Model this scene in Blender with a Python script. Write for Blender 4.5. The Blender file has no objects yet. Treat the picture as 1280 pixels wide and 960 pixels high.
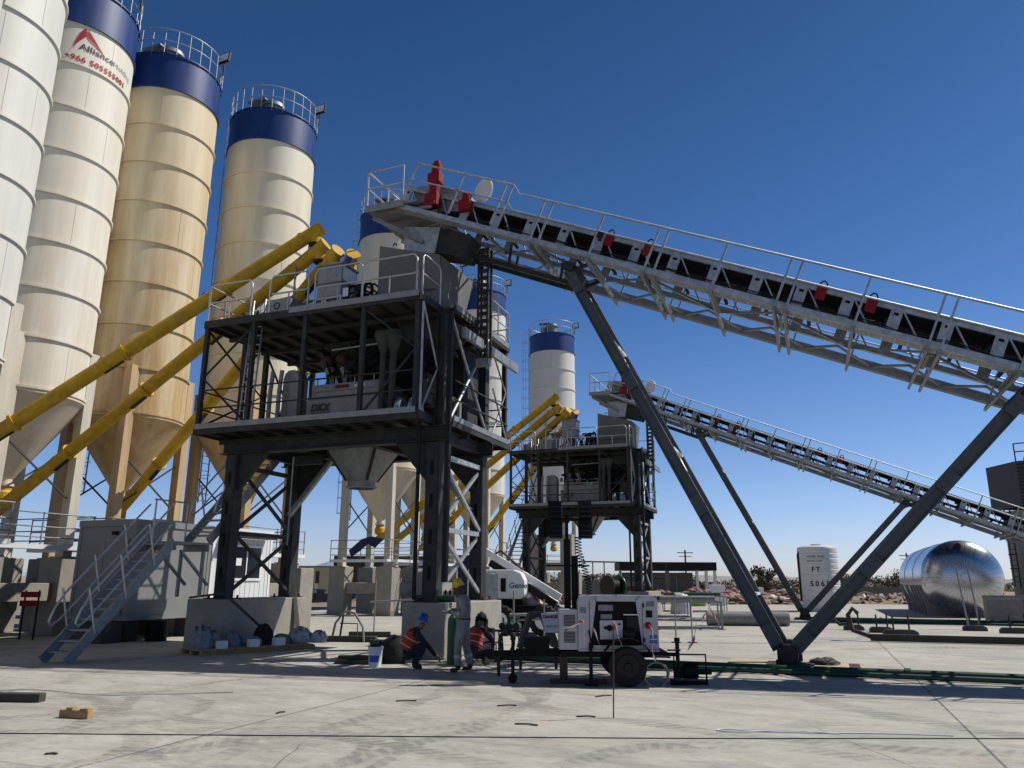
import bpy, math, random
from mathutils import Vector, Matrix
R = math.radians
random.seed(7)
sc = bpy.context.scene
COL = sc.collection

# ------------------------------------------------------------------ frames
# plant frame: x along the batching line (down the conveyor), y into depth, z up
O = Vector((-2.28, 18.05, 0)); TH = R(-21)
OFF = Vector((8.43, 21.98, 0))            # second identical plant
def pl(x, y, z=0):
    c, s = math.cos(TH), math.sin(TH)
    return Vector((O.x + c*x - s*y, O.y + s*x + c*y, z))

# ------------------------------------------------------------------ materials
def nt(m): return m.node_tree.nodes, m.node_tree.links
def mat(name, col, rough=.6, metal=0., var=.18, scale=3., bump=0., bscale=30., dirt=None, dirt_amt=0., zgrad=None, streak=False, spec=.5, detail=6, alpha=None):
    m = bpy.data.materials.new(name); m.use_nodes = True
    N, L = nt(m); b = N['Principled BSDF']
    b.inputs['Roughness'].default_value = rough; b.inputs['Metallic'].default_value = metal
    b.inputs['Specular IOR Level'].default_value = spec
    tc = N.new('ShaderNodeTexCoord'); mp = N.new('ShaderNodeMapping'); L.new(tc.outputs['Object'], mp.inputs[0])
    if streak: mp.inputs['Scale'].default_value = (1, 1, .12)
    n = N.new('ShaderNodeTexNoise'); n.inputs['Scale'].default_value = scale; n.inputs['Detail'].default_value = detail; n.inputs['Roughness'].default_value = .65
    L.new(mp.outputs[0], n.inputs[0])
    rp = N.new('ShaderNodeValToRGB'); L.new(n.outputs['Fac'], rp.inputs[0])
    e = rp.color_ramp.elements; e[0].position = .3; e[1].position = .72
    e[0].color = (*[c*(1-var) for c in col], 1); e[1].color = (*[min(1, c*(1+var)) for c in col], 1)
    out = rp.outputs[0]
    if dirt:
        n2 = N.new('ShaderNodeTexNoise'); n2.inputs['Scale'].default_value = scale*.45; n2.inputs['Detail'].default_value = 8; n2.inputs['Roughness'].default_value = .7
        L.new(mp.outputs[0], n2.inputs[0])
        r2 = N.new('ShaderNodeMapRange'); r2.inputs[1].default_value = .62 - .5*dirt_amt; r2.inputs[2].default_value = .95 - .45*dirt_amt
        r2.inputs[3].default_value = 0; r2.inputs[4].default_value = min(1, .35+dirt_amt)
        L.new(n2.outputs['Fac'], r2.inputs[0])
        fac = r2.outputs[0]
        if zgrad:
            sz = N.new('ShaderNodeSeparateXYZ'); L.new(tc.outputs['Object'], sz.inputs[0])
            mz = N.new('ShaderNodeMapRange'); mz.inputs[1].default_value = 20; mz.inputs[2].default_value = 8; mz.inputs[3].default_value = zgrad; mz.inputs[4].default_value = 1.15
            L.new(sz.outputs[2], mz.inputs[0]); mm_ = N.new('ShaderNodeMath'); mm_.operation = 'MULTIPLY'; mm_.use_clamp = True; L.new(fac, mm_.inputs[0]); L.new(mz.outputs[0], mm_.inputs[1]); fac = mm_.outputs[0]
        mx = N.new('ShaderNodeMix'); mx.data_type = 'RGBA'; L.new(fac, mx.inputs[0]); L.new(out, mx.inputs[6]); mx.inputs[7].default_value = (*dirt, 1)
        out = mx.outputs[2]
    L.new(out, b.inputs['Base Color'])
    rr = N.new('ShaderNodeMapRange'); rr.inputs[3].default_value = max(.02, rough-.1); rr.inputs[4].default_value = min(1, rough+.12)
    L.new(n.outputs['Fac'], rr.inputs[0]); L.new(rr.outputs[0], b.inputs['Roughness'])
    if bump:
        nb = N.new('ShaderNodeTexNoise'); nb.inputs['Scale'].default_value = bscale; nb.inputs['Detail'].default_value = 5
        L.new(tc.outputs['Object'], nb.inputs[0])
        bp = N.new('ShaderNodeBump'); bp.inputs['Strength'].default_value = bump; bp.inputs['Distance'].default_value = .02
        L.new(nb.outputs['Fac'], bp.inputs['Height']); L.new(bp.outputs[0], b.inputs['Normal'])
    return m
M = {}
M['steel'] = mat('painted_steel', (.028, .031, .032), .66, var=.35, scale=4, dirt=(.11, .10, .085), dirt_amt=.24, spec=.25)
M['steel_mid'] = mat('grey_plate', (.060, .060, .056), .7, var=.25, scale=2, dirt=(.14, .13, .11), dirt_amt=.2, spec=.25)
M['galv'] = mat('galvanised_steel', (.36, .385, .41), .48, .5, var=.32, scale=7, dirt=(.25, .25, .25), dirt_amt=.1)
M['galv_dull'] = mat('dull_galvanised', (.24, .25, .26), .55, .4, var=.25, scale=6, dirt=(.16, .155, .15), dirt_amt=.15)
M['tube'] = mat('galvanised_tube', (.42, .43, .44), .42, .6, var=.15, scale=12)
M['dark'] = mat('dark_machinery', (.014, .014, .014), .6, var=.4, scale=12, spec=.25)
M['rubber'] = mat('rubber', (.010, .010, .010), .9, var=.3, scale=14, bump=.2)
M['red'] = mat('red_paint', (.21, .006, .009), .6, var=.4, scale=10, bump=.5, bscale=14, spec=.3)
M['red_shade'] = mat('rust_and_shaded_red', (.055, .022, .018), .6, var=.3, scale=10)
M['yellow'] = mat('yellow_paint', (.52, .31, .010), .62, var=.25, scale=4, dirt=(.20, .14, .06), dirt_amt=.34, bump=.15, bscale=20, spec=.35)
M['blue'] = mat('blue_paint', (.008, .036, .16), .45, var=.25, scale=3, streak=True, dirt=(.03, .06, .13), dirt_amt=.15)
def silo_mat(name, base, rust, amt): return mat(name, base, .55, var=.06, scale=2.2, dirt=rust, dirt_amt=amt, streak=True, bump=.25, bscale=.9, zgrad=.35)
M['silo_clean'] = silo_mat('silo_white', (.61, .60, .555), (.46, .40, .30), .3)
M['silo_light'] = silo_mat('silo_cream', (.68, .65, .565), (.45, .36, .22), .42)
M['silo_rust'] = silo_mat('silo_stained', (.68, .60, .42), (.37, .225, .075), .66)
M['silo_mid'] = silo_mat('silo_dusty', (.68, .64, .51), (.42, .32, .17), .50)
M['cone_rust'] = silo_mat('cone_stained', (.60, .46, .26), (.33, .185, .06), .55)
M['cone_light'] = silo_mat('cone_dusty', (.66, .60, .49), (.44, .35, .21), .42)
M['leg_paint'] = mat('leg_cream', (.52, .48, .40), .6, var=.12, scale=4, dirt=(.34, .27, .17), dirt_amt=.3, streak=True)
M['leg_rust'] = mat('leg_stained', (.46, .33, .18), .6, var=.15, scale=4, dirt=(.22, .13, .06), dirt_amt=.4, streak=True)
M['concrete'] = mat('cast_concrete', (.28, .262, .225), .9, var=.18, scale=2.5, bump=.5, bscale=22, dirt=(.22, .20, .17), dirt_amt=.3)
M['white'] = mat('white_paint', (.70, .71, .72), .4, var=.06, scale=4, dirt=(.48, .47, .44), dirt_amt=.15)
M['lt_white'] = mat('trailer_paint', (.42, .425, .43), .45, var=.1, scale=6, dirt=(.24, .22, .19), dirt_amt=.32)
M['mixer'] = mat('mixer_paint', (.27, .27, .255), .45, var=.15, scale=5, dirt=(.15, .135, .11), dirt_amt=.3)
M['panel'] = mat('sandwich_panel', (.62, .63, .64), .5, var=.05, scale=2, dirt=(.45, .43, .40), dirt_amt=.15)
M['panel_shaded'] = mat('shaded_panel', (.20, .205, .20), .6, var=.06, scale=2, dirt=(.12, .115, .10), dirt_amt=.2)  # cabin panels darkened: shade that nothing here casts is put into the colour
M['plastic'] = mat('white_plastic_tank', (.66, .68, .70), .4, var=.05, scale=2, dirt=(.5, .49, .45), dirt_amt=.2)
M['black'] = mat('black_plastic', (.006, .006, .0065), .6, var=.3, scale=10, spec=.15)
M['glass'] = mat('window_glass', (.015, .018, .02), .08, var=.2, scale=1, spec=.9)
M['lens'] = mat('lamp_lens', (.75, .78, .80), .15, var=.05, scale=5)
M['green'] = mat('green_hose', (.008, .045, .026), .5, var=.3, scale=5)
M['green_cyl'] = mat('green_cylinder', (.012, .085, .03), .4, var=.15, scale=6)
M['wood'] = mat('timber', (.36, .22, .10), .8, var=.35, scale=9, bump=.4, bscale=30)
M['dark_wood'] = mat('weathered_timber', (.05, .043, .035), .85, var=.35, scale=9, bump=.4)
M['ply'] = mat('plank', (.30, .25, .17), .8, var=.3, scale=6)
M['coverall'] = mat('grey_coverall', (.23, .225, .205), .95, var=.3, scale=7, bump=1.0, bscale=11)
M['reflective'] = mat('reflective_tape', (.38, .40, .38), .35, var=.1, scale=8)
M['navy_cloth'] = mat('navy_cloth', (.012, .016, .03), .95, var=.25, scale=9, bump=.5)
M['skin'] = mat('skin', (.20, .10, .06), .6, var=.1, scale=10)
M['vest'] = mat('orange_vest', (.42, .032, .008), .8, var=.15, scale=12, bump=.4)
M['hat_y'] = mat('yellow_helmet', (.62, .38, .02), .3, var=.05, scale=5)
M['hat_b'] = mat('blue_helmet', (.01, .07, .30), .3, var=.05, scale=5)
M['boot'] = mat('boot_leather', (.03, .022, .016), .6, var=.3, scale=10)
M['bag'] = mat('white_sack', (.42, .43, .44), .55, var=.2, scale=9, bump=1., bscale=10)
M['dust_pad'] = mat('dusty_screed', (.46, .40, .29), .95, var=.2, scale=2, dirt=(.2, .16, .11), dirt_amt=.4)
M['dark_brown'] = mat('brown_primer', (.035, .026, .023), .65, var=.3, scale=8)
M['leg_steel'] = mat('trestle_paint', (.058, .066, .070), .5, var=.22, scale=3, dirt=(.17, .155, .13), dirt_amt=.25, bump=.1, bscale=8)
M['hopper_grey'] = mat('hopper_paint', (.115, .115, .108), .6, var=.15, scale=2, dirt=(.2, .185, .15), dirt_amt=.25)
M['bag_shaded'] = mat('shaded_sack', (.22, .235, .26), .6, var=.35, scale=9, bump=1., bscale=10)  # white sacks lying in shade, the shade put into the colour
M['cloth_dark'] = mat('dark_bag', (.012, .012, .015), .9, var=.3, scale=8, bump=.6)
M['tarp'] = mat('navy_tarp', (.010, .014, .06), .6, var=.3, scale=4, bump=.6, bscale=8)
M['cream'] = mat('cream_container', (.55, .46, .26), .6, var=.1, scale=2, dirt=(.35, .27, .15), dirt_amt=.2)
M['brownwall'] = mat('brown_wall', (.07, .05, .035), .8, var=.2, scale=2)
M['greywall'] = mat('grey_block_wall', (.13, .13, .125), .9, var=.12, scale=2)
M['trunk'] = mat('bark', (.06, .045, .03), .9, var=.3, scale=10)
M['leaf'] = mat('dry_foliage', (.050, .052, .022), .8, var=.5, scale=3)
M['leaf2'] = mat('dusty_foliage', (.085, .072, .040), .85, var=.4, scale=3)
M['rubble'] = mat('rubble', (.24, .17, .11), .95, var=.45, scale=3, bump=.6, bscale=4)
M['orange'] = mat('orange_net', (.28, .12, .08), .8, var=.4, scale=6)
M['logo_red'] = mat('logo_red', (.36, .015, .03), .5, var=.1, scale=4)
M['logo_black'] = mat('logo_black', (.03, .03, .035), .5, var=.1, scale=4)
M['logo_grey'] = mat('logo_grey', (.30, .30, .31), .5, var=.1, scale=4)
M['sign_blue'] = mat('sign_blue', (.02, .12, .38), .45, var=.1, scale=4)
M['teal'] = mat('lettering_teal', (.01, .13, .17), .45, var=.1, scale=4)
M['mesh_grey'] = mat('culvert_wrap', (.20, .20, .20), .8, var=.25, scale=8, bump=.5)
M['louvre'] = mat('louvre_grey', (.055, .055, .055), .6, var=.2, scale=4)
def mirror_mat():
    m = mat('polished_steel', (.50, .52, .55), .26, 1., var=.1, scale=2)
    N, L = nt(m); b = N['Principled BSDF']
    tc = N.new('ShaderNodeTexCoord'); n = N.new('ShaderNodeTexNoise'); n.inputs['Scale'].default_value = 1.6; n.inputs['Detail'].default_value = 3
    L.new(tc.outputs['Object'], n.inputs[0]); bp = N.new('ShaderNodeBump'); bp.inputs['Strength'].default_value = .10; bp.inputs['Distance'].default_value = .05
    L.new(n.outputs['Fac'], bp.inputs['Height']); L.new(bp.outputs[0], b.inputs['Normal'])
    return m
M['mirror'] = mirror_mat()
def stripe_mat(name, a, bcol, sc_=9.):
    m = bpy.data.materials.new(name); m.use_nodes = True; N, L = nt(m); b = N['Principled BSDF']; b.inputs['Roughness'].default_value = .5
    tc = N.new('ShaderNodeTexCoord'); sp = N.new('ShaderNodeSeparateXYZ'); L.new(tc.outputs['UV'], sp.inputs[0])
    ad = N.new('ShaderNodeMath'); ad.operation = 'MULTIPLY_ADD'; ad.inputs[1].default_value = sc_; L.new(sp.outputs[0], ad.inputs[0]); L.new(sp.outputs[1], ad.inputs[2])
    fr = N.new('ShaderNodeMath'); fr.operation = 'FRACT'; L.new(ad.outputs[0], fr.inputs[0])
    gt = N.new('ShaderNodeMath'); gt.operation = 'GREATER_THAN'; gt.inputs[1].default_value = .5; L.new(fr.outputs[0], gt.inputs[0])
    mx = N.new('ShaderNodeMix'); mx.data_type = 'RGBA'; L.new(gt.outputs[0], mx.inputs[0]); mx.inputs[6].default_value = (*a, 1); mx.inputs[7].default_value = (*bcol, 1)
    L.new(mx.outputs[2], b.inputs['Base Color']); return m
M['tape'] = stripe_mat('barrier_tape', (.50, .03, .04), (.72, .70, .68), 1.)

# ------------------------------------------------------------------ mesh builder
class MB:
    def __init__(s): s.v = []; s.f = []; s.sm = []; s.uv = {}
    def _add(s, vs, fs, smooth=False):
        o = len(s.v); s.v += [Vector(p) for p in vs]
        for f in fs: s.f.append([i+o for i in f]); s.sm.append(smooth)
        return s
    def box(s, x0, x1, y0, y1, z0, z1):
        vs = [(x, y, z) for z in (z0, z1) for y in (y0, y1) for x in (x0, x1)]
        return s._add(vs, [(0, 2, 3, 1), (4, 5, 7, 6), (0, 1, 5, 4), (2, 6, 7, 3), (0, 4, 6, 2), (1, 3, 7, 5)])
    def beam(s, a, b, w, h=None, up=(0, 0, 1)):
        h = h or w; a = Vector(a); b = Vector(b); d = (b-a).normalized(); up = Vector(up)
        if abs(d.dot(up)) > .98: up = Vector((1, 0, 0))
        r = d.cross(up).normalized(); u = r.cross(d).normalized()
        vs = [p + r*(i*w/2) + u*(j*h/2) for p in (a, b) for j in (-1, 1) for i in (-1, 1)]
        return s._add(vs, [(0, 2, 3, 1), (4, 5, 7, 6), (0, 1, 5, 4), (2, 6, 7, 3), (0, 4, 6, 2), (1, 3, 7, 5)])
    def channel(s, a, b, w, h, t=.02, up=(0, 0, 1), side=1):
        # I/H section: two flanges and a web
        a = Vector(a); b = Vector(b); d = (b-a).normalized(); up = Vector(up)
        if abs(d.dot(up)) > .98: up = Vector((1, 0, 0))
        r = d.cross(up).normalized(); u = r.cross(d).normalized()
        s.beam(a+u*(h/2-t/2), b+u*(h/2-t/2), w, t, u); s.beam(a-u*(h/2-t/2), b-u*(h/2-t/2), w, t, u)
        s.beam(a, b, t, h-2*t-.002, u); return s
    def tube(s, pts, r, n=6, closed=False, caps=True):
        pts = [Vector(p) for p in pts]; k = len(pts); rings = []
        prev = None
        for i, p in enumerate(pts):
            a = pts[(i-1) % k] if (closed or i > 0) else p; b = pts[(i+1) % k] if (closed or i < k-1) else p
            d = (b-a).normalized()
            if prev is None: ref = Vector((0, 0, 1)) if abs(d.z) < .9 else Vector((1, 0, 0)); x = d.cross(ref).normalized()
            else: x = (prev - d*prev.dot(d)).normalized()
            prev = x; y = d.cross(x)
            rr = r[i] if isinstance(r, (list, tuple)) else r
            rings.append([p + (x*math.cos(2*math.pi*j/n) + y*math.sin(2*math.pi*j/n))*rr for j in range(n)])
        vs = [q for g in rings for q in g]; fs = []
        for i in range(k if closed else k-1):
            for j in range(n):
                a = i*n+j; b = i*n+(j+1) % n; c = ((i+1) % k)*n+(j+1) % n; d2 = ((i+1) % k)*n+j
                fs.append((a, b, c, d2))
        s._add(vs, fs, True)
        if caps and not closed:
            s._add(rings[0], [tuple(range(n))[::-1]]); s._add(rings[-1], [tuple(range(n))])
        return s
    def cyl(s, a, b, r, n=16, r2=None): return s.tube([a, b], [r, r if r2 is None else r2], n)
    def lathe(s, c, prof, n=32, axis=None, a0=0, a1=2*math.pi):
        # each profile segment gets its own rings: smooth round, crisp along the profile
        c = Vector(c); ax = axis
        full = abs(a1-a0-2*math.pi) < 1e-6
        def P(r, z, t):
            v = Vector((r*math.cos(t), r*math.sin(t), z))
            return c + (ax @ v if ax else v)
        for (r0, z0), (r1, z1) in zip(prof, prof[1:]):
            m = n if full else n+1
            vs = [P(r0, z0, a0+(a1-a0)*j/n) for j in range(m)] + [P(r1, z1, a0+(a1-a0)*j/n) for j in range(m)]
            fs = [(j, (j+1) % m, m+(j+1) % m, m+j) for j in range(n)]
            s._add(vs, fs, True)
        return s
    def prism(s, poly, axis, lo, hi):
        # poly in the two other axes; axis 0/1/2
        def P(p, t):
            q = list(p); q.insert(axis, t); return q
        n = len(poly); vs = [P(p, lo) for p in poly] + [P(p, hi) for p in poly]
        fs = [tuple(range(n))[::-1], tuple(range(n, 2*n))] + [(i, (i+1) % n, n+(i+1) % n, n+i) for i in range(n)]
        return s._add(vs, fs)
    def quad(s, *p): return s._add(p, [tuple(range(len(p)))])
    def ribbon(s, pts, w, wdir=(0, 0, 1), rep=6.):
        L_ = 0; vs = []; us = []
        for i, p in enumerate(pts):
            p = Vector(p)
            if i: L_ += (p-Vector(pts[i-1])).length
            wd = Vector(wdir[i] if isinstance(wdir, list) else wdir)*w/2
            vs += [p-wd, p+wd]; us += [L_*rep, L_*rep]
        o = len(s.v); fo = len(s.f)
        s._add(vs, [(2*i, 2*i+2, 2*i+3, 2*i+1) for i in range(len(pts)-1)])
        for i in range(len(pts)-1):
            s.uv[fo+i] = [(us[2*i], 0), (us[2*i+2], 0), (us[2*i+2], .6), (us[2*i], .6)]
        return s
    def map(s, fn, i0=0): 
        for i in range(i0, len(s.v)): s.v[i] = Vector(fn(s.v[i]))
        return s
    def merge(s, o):
        k = len(s.v); s.v += [v.copy() for v in o.v]; s.f += [[i+k for i in f] for f in o.f]; s.sm += o.sm; return s

def make_obj(name, mb, m, parent=None, shift=(0, 0, 0), bevel=0, solid=False):
    sh = Vector(shift)
    me = bpy.data.meshes.new(name); me.from_pydata([v-sh for v in mb.v], [], mb.f)
    me.materials.append(M[m] if isinstance(m, str) else m)
    me.polygons.foreach_set('use_smooth', mb.sm)
    if mb.uv:
        uvl = me.uv_layers.new(name='UVMap')
        for fi, us in mb.uv.items():
            for li, uv in zip(me.polygons[fi].loop_indices, us): uvl.data[li].uv = uv
    me.update()
    o = bpy.data.objects.new(name, me); COL.objects.link(o)
    if parent: o.parent = parent
    if bevel:
        b = o.modifiers.new('bevel', 'BEVEL'); b.width = bevel; b.segments = 2; b.limit_method = 'ANGLE'; b.angle_limit = R(40)
    return o

class Thing:
    """an Empty at the thing's base; parts are meshes given in its frame"""
    def __init__(s, name, label, cat, base=(0, 0, 0), rot=None, group=None, frame='plant', extra=None):
        s.shift = Vector(base) if frame == 'plant' else Vector((0, 0, 0))
        o = bpy.data.objects.new(name, None); COL.objects.link(o); o.empty_display_size = .3
        o.location = pl(*base) if frame == 'plant' else Vector(base)
        o.rotation_euler = (0, 0, TH if frame == 'plant' else (rot or 0))
        if extra: o.location += extra
        o['label'] = label; o['category'] = cat
        if group: o['group'] = group
        s.o = o
    def part(s, name, mb, m, parent=None, label=None, bevel=0, kind=None):
        o = make_obj(name, mb, m, parent or s.o, s.shift, bevel)
        if label: o['label'] = label
        if kind: o['kind'] = kind
        return o
def solo(name, label, cat, mb, m, base=(0, 0, 0), rot=None, group=None, frame='plant', bevel=0, kind=None):
    sh = Vector(base) if frame == 'plant' else Vector((0, 0, 0))
    o = make_obj(name, mb, m, None, sh, bevel)
    o.location = pl(*base) if frame == 'plant' else Vector(base)
    o.rotation_euler = (0, 0, TH if frame == 'plant' else (rot or 0))
    if kind: o['kind'] = kind
    if label: o['label'] = label
    if cat: o['category'] = cat
    if group: o['group'] = group
    return o
def kids(o): return [c for c in bpy.data.objects if c.parent == o]
def copy_tree(o, delta=(0, 0, 0), label=None, group=None, parent=None, index=None):
    if index is None:
        index = {}
        for q in bpy.data.objects:
            if q.parent: index.setdefault(q.parent.name, []).append(q)
    c = o.copy(); COL.objects.link(c)
    if parent: c.parent = parent
    else:
        c.location = o.location + Vector(delta)
        if label: c['label'] = label
        if group: c['group'] = group
    for k in index.get(o.name, []): copy_tree(k, parent=c, index=index)
    return c
def text_mb(body, size, fn, shear=0., spacing=1., bold=0.):
    cu = bpy.data.curves.new('lettering', 'FONT'); cu.body = body; cu.size = size; cu.shear = shear; cu.space_character = spacing; cu.offset = bold; cu.resolution_u = 3
    cu.align_x = 'LEFT'
    o = bpy.data.objects.new('lettering', cu); COL.objects.link(o)
    dg = bpy.context.evaluated_depsgraph_get(); me = bpy.data.meshes.new_from_object(o.evaluated_get(dg))
    mb = MB(); mb._add([fn(v.co) for v in me.vertices], [tuple(p.vertices) for p in me.polygons])
    bpy.data.objects.remove(o); bpy.data.curves.remove(cu); bpy.data.meshes.remove(me)
    return mb

def smooth(pts, k=6):
    P = [Vector(p) for p in pts]; out = []
    for i in range(len(P)-1):
        a = P[max(0, i-1)]; b = P[i]; c = P[i+1]; d = P[min(len(P)-1, i+2)]
        for j in range(k):
            t_ = j/k; out.append(.5*((2*b)+(c-a)*t_+(2*a-5*b+4*c-d)*t_*t_+(3*b-a-3*c+d)*t_**3))
    return out+[P[-1]]

# ------------------------------------------------------------------ camera, sun, sky
cam = bpy.data.cameras.new('camera'); co = bpy.data.objects.new('camera', cam); COL.objects.link(co); sc.camera = co
cam.lens = 965.8/1280*36; cam.sensor_width = 36; cam.clip_end = 20000; cam.clip_start = .1
co.matrix_world = Matrix.Translation((0, 0, 1.75)) @ Matrix.Rotation(R(90+14.264), 4, 'X') @ Matrix.Rotation(R(.2785), 4, 'Z')
SUN_EL = 50; sv = Vector((.975, .222, 0)).normalized()
sd = Vector((sv.x*math.cos(R(SUN_EL)), sv.y*math.cos(R(SUN_EL)), math.sin(R(SUN_EL))))
sl = bpy.data.lights.new('sun', 'SUN'); sl.energy = 5.0; sl.angle = R(.5); sl.color = (1, .95, .86)
so = bpy.data.objects.new('sun', sl); COL.objects.link(so); so.rotation_euler = sd.to_track_quat('Z', 'Y').to_euler()
w = bpy.data.worlds.new('World'); sc.world = w; w.use_nodes = True
N, L = w.node_tree.nodes, w.node_tree.links; bg = N['Background']
sky = N.new('ShaderNodeTexSky'); sky.sky_type = 'NISHITA'; sky.sun_disc = False; sky.sun_elevation = R(SUN_EL)
sky.sun_rotation = math.atan2(sv.x, sv.y); sky.altitude = 600; sky.air_density = 1.0; sky.dust_density = .6; sky.ozone_density = 3.0
tcw = N.new('ShaderNodeTexCoord'); spw = N.new('ShaderNodeSeparateXYZ'); L.new(tcw.outputs['Generated'], spw.inputs[0])
rw = N.new('ShaderNodeValToRGB'); L.new(spw.outputs[2], rw.inputs[0]); el = rw.color_ramp.elements
el[0].position = 0; el[0].color = (1.62, 1.66, 2.2, 1); el[1].position = .76; el[1].color = (.09, .11, .14, 1)
for p_, c_ in ((.05, (1.48, 1.55, 2.05, 1)), (.16, (1.10, 1.34, 1.76, 1)), (.33, (.66, 1.04, 1.50, 1)), (.58, (.42, .80, 1.18, 1)), (.655, (.36, .72, 1.06, 1)), (.69, (.2, .34, .48, 1))):
    e_ = el.new(p_); e_.color = c_
mw = N.new('ShaderNodeMix'); mw.data_type = 'RGBA'; mw.blend_type = 'MULTIPLY'; mw.inputs[0].default_value = 1
L.new(sky.outputs[0], mw.inputs[6]); L.new(rw.outputs[0], mw.inputs[7]); L.new(mw.outputs[2], bg.inputs[0]); bg.inputs[1].default_value = .062
sc.view_settings.view_transform = 'Standard'; sc.view_settings.look = 'None'; sc.view_settings.exposure = 0

# ------------------------------------------------------------------ ground
def slab_mat():
    m = bpy.data.materials.new('slab_concrete'); m.use_nodes = True; N, L = nt(m); b = N['Principled BSDF']
    tc = N.new('ShaderNodeTexCoord')
    def noise(scale, det=8, ro=.6, stretch=None, dist=0):
        n = N.new('ShaderNodeTexNoise'); n.inputs['Scale'].default_value = scale; n.inputs['Detail'].default_value = det; n.inputs['Roughness'].default_value = ro; n.inputs['Distortion'].default_value = dist
        if stretch:
            mp = N.new('ShaderNodeMapping'); mp.inputs['Scale'].default_value = stretch; mp.inputs['Rotation'].default_value = (0, 0, R(12)); L.new(tc.outputs['Object'], mp.inputs[0]); L.new(mp.outputs[0], n.inputs[0])
        else: L.new(tc.outputs['Object'], n.inputs[0])
        return n.outputs['Fac']
    def ma(op, a, b_=None, c=None):
        n = N.new('ShaderNodeMath'); n.operation = op
        for i, x in enumerate((a, b_, c)):
            if x is None: continue
            if isinstance(x, (int, float)): n.inputs[i].default_value = x
            else: L.new(x, n.inputs[i])
        return n.outputs[0]
    def mr(x, a, b_, c=0., d=1.):
        n = N.new('ShaderNodeMapRange'); L.new(x, n.inputs[0]); n.inputs[1].default_value = a; n.inputs[2].default_value = b_; n.inputs[3].default_value = c; n.inputs[4].default_value = d; return n.outputs[0]
    def mix(f, a, c):
        n = N.new('ShaderNodeMix'); n.data_type = 'RGBA'; L.new(f, n.inputs[0])
        for i, x in ((6, a), (7, c)):
            if isinstance(x, tuple): n.inputs[i].default_value = (*x, 1)
            else: L.new(x, n.inputs[i])
        return n.outputs[2]
    c = mix(mr(noise(.22, 10, .68), .36, .66), (.33, .318, .285), (.47, .45, .40))
    c = mix(mr(noise(.7, 12, .78, (1, 2.6, 1), .8), .47, .66, 0, .8), c, (.215, .21, .20))
    c = mix(mr(noise(1.9, 12, .8, (1, 1.8, 1), .4), .50, .66, 0, .55), c, (.54, .525, .48))
    c = mix(mr(noise(.4, 8, .75, (1.6, .7, 1), 1.6), .55, .66, 0, .5), c, (.39, .335, .25))
    c = mix(mr(noise(9, 12, .85), .50, .70, 0, .5), c, (.15, .147, .14))
    c = mix(mr(noise(26, 8, .8), .56, .66, 0, .5), c, (.58, .56, .52))
    c = mix(mr(noise(.16, 6, .7, (1, 5, 1), .5), .56, .64, 0, .45), c, (.235, .225, .205))
    sp = N.new('ShaderNodeSeparateXYZ'); L.new(tc.outputs['Object'], sp.inputs[0]); X, Yy = sp.outputs[0], sp.outputs[1]
    # tyre scuffs: arcs with tread teeth
    arcs = [(2.9, -8.6, 1.1, .09), (2.9, -8.6, 1.5, .09), (10.4, -9.0, 1.2, .12), (10.4, -9.0, 1.55, .1), (-1.0, -7.6, 1.7, .12), (0.5, -9.8, 2.4, .16), (-3.0, -9.6, 3.2, .16), (-1.2, -11.5, 3.8, .2), (1.6, -5.2, 3.0, .14), (9.0, -10.6, 1.5, .22), (9.3, -10.9, .9, .22), (8.0, -8.2, 1.8, .2), (-6, -6.5, 2.4, .15), (6.5, -12.2, 3.4, .25), (12.6, -12.5, 3.6, .22), (3.0, -13, 5.2, .2), (4, 14, 6, .3), (9, 3, 9, .25), (15, 2, 8, .3), (12, 12, 10, .3), (-4.5, -5.6, 7.5, .17), (-4.5, -5.6, 9.1, .17)]
    warp = ma('MULTIPLY', ma('SUBTRACT', noise(.5, 3), .5), .7)
    tot = None
    for (ax, ay, ar, aw) in arcs:
        dx = ma('SUBTRACT', X, ax); dy = ma('SUBTRACT', Yy, ay)
        d = ma('SQRT', ma('ADD', ma('MULTIPLY', dx, dx), ma('MULTIPLY', dy, dy)))
        band = mr(ma('ABSOLUTE', ma('SUBTRACT', ma('ADD', d, warp), ar)), aw*.7, aw, 1, 0)
        teeth = ma('GREATER_THAN', ma('SINE', ma('MULTIPLY_ADD', ma('ARCTAN2', dy, dx), ar*34, ma('MULTIPLY', d, 20))), -.1)
        band = ma('MULTIPLY', band, ma('MULTIPLY_ADD', teeth, .55, .45))
        tot = band if tot is None else ma('MAXIMUM', tot, band)
    fade = mr(noise(.8, 8, .8), .38, .58)
    c = mix(ma('MULTIPLY', ma('MULTIPLY', tot, fade), .62), c, (.12, .118, .11))
    # joints along both plant directions
    jx = ma('ABSOLUTE', ma('SUBTRACT', ma('PINGPONG', ma('SUBTRACT', X, 1.85), 4.16), 0.0))
    jy = ma('ABSOLUTE', ma('PINGPONG', ma('SUBTRACT', Yy, 1.9), 6.))
    j = ma('MAXIMUM', mr(jx, .008, .02, 1, 0), mr(jy, .006, .014, .6, 0))
    c = mix(ma('MULTIPLY', j, mr(noise(3, 4), .3, .6, .55, .95)), c, (.05, .046, .04))
    # hairline cracks, oil spots, old spills
    vc = N.new('ShaderNodeTexVoronoi'); vc.feature = 'DISTANCE_TO_EDGE'; vc.inputs['Scale'].default_value = .28
    wn = N.new('ShaderNodeTexNoise'); wn.inputs['Scale'].default_value = 1.5; wn.inputs['Detail'].default_value = 8; L.new(tc.outputs['Object'], wn.inputs[0])
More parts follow.
